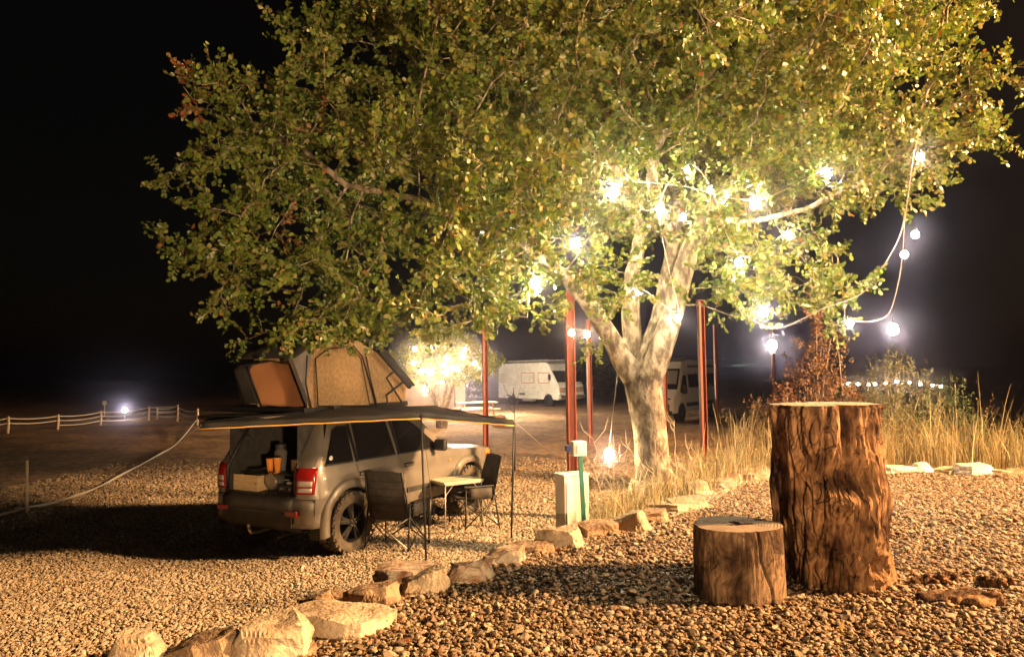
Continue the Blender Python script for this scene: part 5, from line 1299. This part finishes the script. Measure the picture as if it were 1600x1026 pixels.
def panel_van():
    h = Vector((-.56, -.828, 0)); rz = math.atan2(-h.x, h.y); rgtv = Vector((h.y, -h.x, 0))
    L, Wd, H = 5.8, 2.02, 2.65
    fw = P(1066, 655, 31.5); c = Vector((fw.x, fw.y, 0))-h*(L/2-.95)+rgtv*(Wd/2)
    t_ = thing('camper_van', 'dim white high-roof camper van parked behind the tree trunk', 'van', (c.x, c.y, LOW), rz)
    wm = M['van_white']; prof = [(-2.9, .42), (-2.9, 2.3), (-2.8, 2.58), (-2.6, 2.64), (.95, 2.66), (1.35, 2.56), (1.62, 2.28), (2.28, 1.34), (2.78, 1.12), (2.92, .85), (2.95, .38)]
    def fn(a, b_, q): 
        k = max(0, (b_-1.2))*.10; return (q*(Wd/2-k), a, b_)
    MB().prism(prof, fn, -1, 1).build('body', wm, t_, bevel=.07, seg=3)
    # its left flank (-x) is the one in view
    def px_(z): return -(Wd/2-max(0, z-1.2)*.10)
    def sbp(nm, poly, m, o, par=t_): return MB().prism(poly, lambda a, b_, q: (px_(b_)-q, a, b_), -.02, o).build(nm, m, par)
    for poly, nm in (([(1.25, 1.25), (2.08, 1.25), (1.92, 1.50), (1.60, 1.95), (1.25, 2.0)], 'door_window'), ([(-.2, 1.42), (1.0, 1.42), (1.0, 2.02), (-.2, 2.02)], 'side_window'), ([(-2.5, 1.42), (-.6, 1.42), (-.6, 2.02), (-2.5, 2.02)], 'rear_side_window')):
        f = sbp(nm, poly, M['black'], .012); cx = sum(p[0] for p in poly)/len(poly); cz = sum(p[1] for p in poly)/len(poly)
        sbp('pane', [(cx+(a-cx)*.93, cz+(b_-cz)*.9) for a, b_ in poly], M['glass'], .022, f)
    sbp('awning_case', [(-2.4, 2.30), (.9, 2.30), (.9, 2.40), (-2.4, 2.40)], M['dark_plastic'], .05)
    sbp('side_moulding', [(-2.5, .62), (1.4, .62), (1.4, .78), (-2.5, .78)], M['black'], .025)
    sbp('door_seam', [(1.14, .55), (1.16, .55), (1.16, 2.1), (1.14, 2.1)], M['black'], .006); sbp('door_seam', [(.0, .55), (.02, .55), (.02, 2.1), (.0, 2.1)], M['black'], .006)
    def fr(u, w, o):
        a = Vector((0, 1.65, 2.24)); b_ = Vector((0, 2.26, 1.38)); q = a.lerp(b_, w)+Vector((0, .82, .58)).normalized()*o; return (u*(Wd/2-.1*(1-w)-.06), q.y, q.z)
    MB().grid(lambda u, w: fr(u, w, .012), lin(-1, 1, 6), lin(.0, 1, 4)).build('windscreen', M['glass'], t_, thick=.02)
    MB().grid(lambda u, w: fr(u*.92, w, .028), lin(-1, 1, 6), lin(.10, .75, 4)).build('sun_blind', M['alu'], t_, thick=.006)
    MB().box((0, 2.93, .62), (1.7, .06, .34)).build('grille', M['black'], t_, bevel=.02)
    for s in (-1, 1):
        MB().box((s*.80, 2.66, 1.02), (.34, .40, .16), (R(-25), 0, s*R(-12))).build('headlight', M['glass'], t_, bevel=.04)
        mm_ = MB().box((s*(Wd/2+.16), 1.98, 1.38), (.20, .12, .38)).build('mirror', M['black'], t_, bevel=.04)
        MB().tube([(s*(Wd/2-.05), 1.95, 1.26), (s*(Wd/2+.12), 1.98, 1.28)], .03, 5).build('mirror_arm', M['black'], mm_)
    MB().box((0, 2.88, .42), (1.96, .16, .20)).build('bumper', M['dark_plastic'], t_, bevel=.04)
    MB().box((0, -.6, 2.72), (1.2, 1.6, .06)).build('solar_panel', M['black'], t_)
    for y in (-1.95, 1.95):
        for s in (-1, 1): wheel('wheel', t_, (s*(Wd/2-.11), y, .345), .345, .22, s, M['black_metal'], M['black'], 6, 0, .2)
        MB().lathe([(.0, 0), (.43, 0), (.43, .25)], 24, (-Wd/2-.004, y, .38), 'X').build('wheel_arch', M['black'], t_)
panel_van()

# ------------------------------------------------------------------ left fence with tapes
def fence_post(px, topy, basey, lab=None, lean=0):
    b_ = G(px, basey, LOW); tp_ = P(px, topy, b_.y); h = tp_.z-LOW
    return b_, h
FP = [(-40, 652, 680), (12, 650, 677), (90, 647, 671), (157, 641, 664), (232, 634, 657), (245, 636, 655), (277, 632, 658), (308, 638, 664)]
fen = thing('tape_fence', 'low fence of wooden stakes with white tapes across the dark field', 'fence', (G(157, 664, LOW)))
fo = Vector(fen.location); tops = []
for x, ty_, by_ in FP:
    b_, h = fence_post(x, ty_, by_); p = b_-fo; tops.append((p, h))
    MB().tube([p+Vector((0, 0, -.05)), p+Vector((.03, 0, h*.5)), p+Vector((.02, 0, h))], [.055, .05, .045], 6).build('stake', M['stake'], fen, True)
for q in (.88, .60, .30):
    for i in range(len(tops)-1):
        if i == 4: continue
        j = i+1 if i != 3 else 4
        a, ha = tops[i]; b_, hb = tops[j]
        if i == 4: continue
        pts_ = [(a+Vector((0, 0, ha*q))).lerp(b_+Vector((0, 0, hb*q)), u)-Vector((0, 0, .25*u*(1-u)*(1 if i < 6 else 2))) for u in lin(0, 1, 6)]
        if q == .30 and i < 2: continue
        mb = MB(); mb.grid(lambda k, z: pts_[int(k)]+Vector((0, 0, z)), range(6), [-.02, .02]); mb.build('tape', M['tape'], fen, thick=.01)
    a, ha = tops[4]; b_, hb = tops[6]
    MB().grid(lambda u, z: (a+Vector((0, 0, ha*q))).lerp(b_+Vector((0, 0, hb*q)), u)+Vector((0, 0, z)), lin(0, 1, 4), [-.03, .03]).build('tape', M['tape'], fen, thick=.01)
ns = G(41, 803, LOW); st_ = thing('rope_stake', 'lone wooden stake holding the long sagging tape, nearest to the left edge', 'stake', ns)
hN = P(40, 719, ns.y).z-LOW
MB().tube([(0, 0, -.05), (.01, 0, hN*.5), (-.01, 0, hN)], [.026, .025, .023], 8).build('stake', M['stake'], st_, True)
fin = Vector(tops[7][0])+fo+Vector((0, 0, tops[7][1]*.35)); A_ = Vector((ns.x, ns.y-.02, P(40, 792, ns.y).z)); pre = P(-60, 812, ns.y-1.0)
pts_ = [pre.lerp(A_, u)-Vector((0, 0, .04*4*u*(1-u))) for u in lin(0, 1, 5)][:-1]+catm([A_]+[G(x, y, LOW+.07) for x, y in ((70, 788), (110, 777), (150, 762), (200, 736), (250, 709), (280, 689))]+[fin], 5)
o = MB().grid(lambda k, z: Vector(pts_[int(k)])+Vector((0, .01*math.sin(k*1.3), z*(1+.4*math.sin(k*.9)))), range(len(pts_)), [-.022, .022]).build('long_tape', M['tape'], None, True, thick=.008)
tag(o, 'long pale tape sagging from the lone stake to the end of the far fence', 'tape')
# marker on a stick behind the fence
mk = P(163, 655, 42); t_ = thing('path_marker', 'round marker plate on a thin stick behind the fence', 'marker', (mk.x, mk.y, LOW)); zz = P(163, 629, 42).z-LOW
MB().tube([(0, 0, 0), (0, 0, zz)], .03, 6).build('stick', M['stake'], t_)
MB().lathe([(0, -.02), (.13, -.02), (.13, .02), (0, .02)], 16, (0, 0, zz), 'Y').build('plate', M['stake'], t_)

# ------------------------------------------------------------------ lamps
BULB_K = 4.0; WARM = (1.0, .70, .36); WHITE = (1.0, .86, .66)
mats_b = {}
def bulb_mat(k, c):
    if (k, c) not in mats_b: mats_b[(k, c)] = emat('lit_bulb', c, k*BULB_K)
    return mats_b[(k, c)]
def ico(r):
    bm = bmesh.new(); bmesh.ops.create_icosphere(bm, subdivisions=2, radius=r); 
    for v in bm.verts:
        if v.co.z > 0: v.co.z *= 1.25
    me = bpy.data.meshes.new('bulb'); bm.to_mesh(me); bm.free(); me.shade_smooth(); return me
def light_string(label, bulbs, cable, rad=.045, k=60, col=WARM, group=None, drop=.07, cr=.006):
    o0 = Vector(bulbs[0][0]); t_ = thing('string_light', label, 'string lights', o0)
    if cable: MB().tube([Vector(p)-o0 for p in cable], cr, 5).build('cable', M['cable'], t_, True)
    for p, kk in bulbs:
        rr_ = rad*(.85+.45*min(kk, 1.6)); me = ico(rr_); b_ = obj('bulb', me, bulb_mat(round(k*kk/(.85+.45*min(kk, 1.6))**2, 2), col), t_); b_.location = Vector(p)-o0
        MB().lathe([(0, rad*2.1), (rad*.45, rad*2.1), (rad*.5, rad*1.0), (0, rad*1.0)], 8).tube([(0, 0, rad*2), (0, 0, rad*2+drop)], .004, 4).build('socket', M['black'], b_)
    return t_
Y1 = 7.8
light_string('string of bright bulbs looping under the right side of the crown', [(P(1395, 515, Y1), 1.6), (P(1328, 505, Y1), .35), (P(1206, 540, Y1), 1.3), (P(1193, 487, Y1+.1), 1.3), (P(1413, 398, Y1), .45), (P(1430, 367, Y1), .45), (P(1438, 246, Y1), .5)],
   catm([P(1150, 480, Y1+.2), P(1185, 505, Y1), P(1225, 510, Y1), P(1290, 480, Y1), P(1350, 455, Y1), P(1398, 385, Y1), P(1414, 335, Y1), P(1428, 240, Y1), P(1440, 200, Y1)], 8), .035, 90, WHITE)
o = MB().tube(catm([P(1414, 335, Y1-.03), P(1410, 400, Y1-.03), P(1402, 450, Y1-.03), P(1388, 490, Y1), P(1360, 502, Y1), P(1330, 500, Y1)]), .006, 5).build('hanging_cable', M['cable'], None, True); tag(o, 'loose pale cable loop hanging below the right end of the crown', 'cable')
light_string('string of bulbs wound through the limbs of the big tree', [(P(1155, 411, 8.3), .9), (P(1232, 368, 8.2), .9), (P(1110, 297, 8.4), .6), (P(1072, 266, 8.5), .6), (P(1030, 328, 8.6), .9), (P(1067, 340, 8.6), .4), (P(1058, 497, 8.6), .55), (P(998, 457, 8.6), .4)],
   catm([P(1232, 360, 8.2), P(1155, 400, 8.3), P(1110, 290, 8.4), P(1072, 258, 8.5), P(1030, 320, 8.75), P(1045, 420, 8.85), P(1058, 488, 8.8), P(998, 450, 8.8), P(960, 480, 8.9), P(941, 520, 9.3)], 5), .035, 90, (1, .84, .55))
light_string('short row of bulbs from the red post to the left limb', [(P(893, 520, 10.4), 1.0), (P(917, 523, 10.0), .9), (P(941, 526, 9.6), 1.0)], catm([P(888, 508, 11.2), P(893, 513, 10.4), P(917, 516, 10.0), P(941, 519, 9.6), P(960, 520, 9.2)]), .032, 80)
light_string('bulbs hidden in the leaves left of the trunk, mostly added to brighten the crown', [(P(835, 445, 8.2), 2.0), (P(900, 380, 8.9), 2.4), (P(760, 360, 8.6), 2.0), (P(960, 300, 8.6), 3.2), (P(1180, 320, 8.7), 2.4), (P(1290, 270, 9.0), 1.4)], catm([P(835, 442, 8.0), P(760, 352, 8.6), P(900, 372, 8.6), P(960, 292, 8.6), P(1060, 290, 8.7), P(1180, 312, 8.7), P(1290, 262, 9.0)]), .035, 90, (1, .84, .55))  # most of these bulbs are extra, put in to brighten the leaves
p = P(952, 709, 9.3); light_string('single bright bulb hanging on a long wire low beside the trunk', [(p, 1.6)], [p+Vector((0, 0, .08)), P(957, 650, 9.3), P(966, 575, 9.3)], .04, 90)
fb_ = [(648, 545, 1), (676, 543, 1), (726, 546, 1), (697, 559, 1), (646, 567, 1), (694, 570, 1), (722, 558, 1), (742, 568, 1.3), (659, 580, 1.6), (673, 583, 1.6), (697, 582, 1.3), (716, 577, 1), (664, 609, 1.6), (690, 597, .8)]
light_string('dense string of bulbs wound round the small far tree', [(P(x, y, 28.2 if y < 600 else 28.6), k) for x, y, k in fb_], catm([P(x, y-2, 28.4) for x, y, k in fb_], 3), .055, 48, WARM)
gl = [(1325, 599), (1341, 600), (1358, 600), (1367, 600), (1384, 598), (1401, 597), (1421, 598), (1438, 600), (1457, 602), (1470, 604)]
light_string('distant straight garland of small lamps behind the right shrubs', [(P(x, y, 24), 2.0 if x == 1401 else .45) for x, y in gl], [P(x, y-2, 24) for x, y in gl], .035, 60, WARM)
# far yard lamp beyond the fence
yl = P(195, 641, 38); t_ = thing('yard_lamp', 'small bright lamp shining beyond the far fence', 'lamp', (yl.x, yl.y, LOW)); zz = yl.z-LOW
MB().tube([(0, 0, 0), (0, 0, zz-.1)], .05, 6).build('post', M['black_metal'], t_); b_ = obj('bulb', ico(.10), bulb_mat(30, (1, .93, .82)), t_); b_.location = (0, 0, zz)
# distant town lights beyond the valley
TL = emat('town_lamp', (.75, .85, 1.0), 2.2); TL2 = emat('town_lamp_green', (.55, 1.0, .85), 1.2)
mb = MB(); rg0 = random.Random(8)
for k in range(42):
    x = rg0.uniform(1146, 1196); y = 596+(x-1146)*.13+rg0.gauss(0, 2.2); p = P(x, y, 240); s = rg0.uniform(.12, .34); mb.box(p, (s, .2, s))
for k in range(14):
    x = rg0.uniform(1040, 1240); y = rg0.uniform(556, 594); p = P(x, y, 240); mb.box(p, (.18, .2, .18))
tag(mb.build('town_lights', TL, None), 'cluster of tiny bluish town lights far beyond the camper van', 'town lights', kind='stuff')
mb = MB()
for k in range(26): x = 1145+k*1.5; p = P(x, 571-k*.12, 240); mb.box(p, (.22, .2, .16))
tag(mb.build('road_lights', TL2, None), 'thin line of pale green lights on the far hillside', 'road lights', kind='stuff')

# unseen flood lamp and pole, assumed from the light coming from the right
lp = thing('assumed_flood_lamp', 'assumed tall pole with a lit flood lamp head, out of view to the right of the terrace', 'lamp', (LAMP_POS.x+.3, LAMP_POS.y, gz(LAMP_POS.x+.3, LAMP_POS.y)))
ph = LAMP_POS.z-lp.location.z
MB().tube([(0, 0, 0), (0, 0, ph+.1)], [.07, .05], 10).build('pole', M['black_metal'], lp, True)
MB().box((-.15, 0, ph+.16), (.5, .35, .06)).build('lamp_head', M['black_metal'], lp, bevel=.02)
ld = bpy.data.lights.new('unseen_floodlight', 'SPOT'); ld.spot_size = R(122); ld.spot_blend = .6; ld.energy = LAMP_W; ld.color = (1.0, .56, .235); ld.shadow_soft_size = .8
lo_ = bpy.data.objects.new('unseen_floodlight', ld); COL.objects.link(lo_); lo_.location = LAMP_POS; lo_.rotation_euler = (Vector((-2.5, 8.0, 2.0))-LAMP_POS).to_track_quat('-Z', 'Y').to_euler()

# ------------------------------------------------------------------ the air
hz = MB().box((0, 320, 4.0), (1200, 1200, 16.0)).build('haze', None, None)
hm = bpy.data.materials.new('thin_night_haze'); hm.use_nodes = True; t = hm.node_tree; t.nodes.remove(t.nodes["Principled BSDF"])
pv = t.nodes.new("ShaderNodeVolumePrincipled"); pv.inputs["Color"].default_value = (.74, .70, 1.0, 1); pv.inputs["Density"].default_value = .006; pv.inputs["Anisotropy"].default_value = .98
t.links.new(pv.outputs[0], t.nodes["Material Output"].inputs["Volume"]); hz.data.materials.append(hm); tag(hz, kind='stuff')

fp_ = thing('fill_lamp', 'added fill spotlight on a short post behind the camera, out of view, aimed up at the tree crown', 'lamp', (FILL_POS.x+.1, FILL_POS.y-.3, 0))  # unseen fill lamp with its post and head, added to brighten the crown
MB().tube([(0, 0, 0), (0, 0, FILL_POS.z-.1)], [.05, .04], 10).build('pole', M['black_metal'], fp_, True)
MB().box((-.05, 0, FILL_POS.z), (.3, .12, .24)).build('lamp_head', M['black_metal'], fp_, bevel=.02)
ld = bpy.data.lights.new('unseen_floodlight', 'SPOT'); ld.spot_size = R(64); ld.spot_blend = 1.0; ld.energy = FILL_W; ld.color = (1.0, .66, .34); ld.shadow_soft_size = .2  # the added fill light, lifting the left crown and the car side
lo_ = bpy.data.objects.new('unseen_floodlight', ld); COL.objects.link(lo_); lo_.location = FILL_POS; lo_.rotation_euler = (Vector((-2.2, 8.5, 5.0))-FILL_POS).to_track_quat('-Z', 'Y').to_euler()
hp = P(742, 579, 37); t_ = thing('hanging_lamp', 'bright white hanging lamp between the lit round tree and the old motorhome', 'lamp', hp)  # bulb set apart from the far tree and boosted to light the motorhome
b_ = obj('bulb', ico(.09), bulb_mat(3000, (1, .8, .55)), t_)
MB().tube([(0, 0, .09), (0, 0, 2.2)], .01, 5).build('cord', M['black'], t_)
pl_ = MB().tube([(.0, 0, LOW-hp.z), (.0, 0, 2.2)], .04, 6); 
for i in range(len(pl_.v)): pl_.v[i] = (pl_.v[i][0]-1.0, pl_.v[i][1], pl_.v[i][2])
pl_.bar((-1, 0, 2.18), (.02, 0, 2.18), .05).build('mast', M['black_metal'], t_)
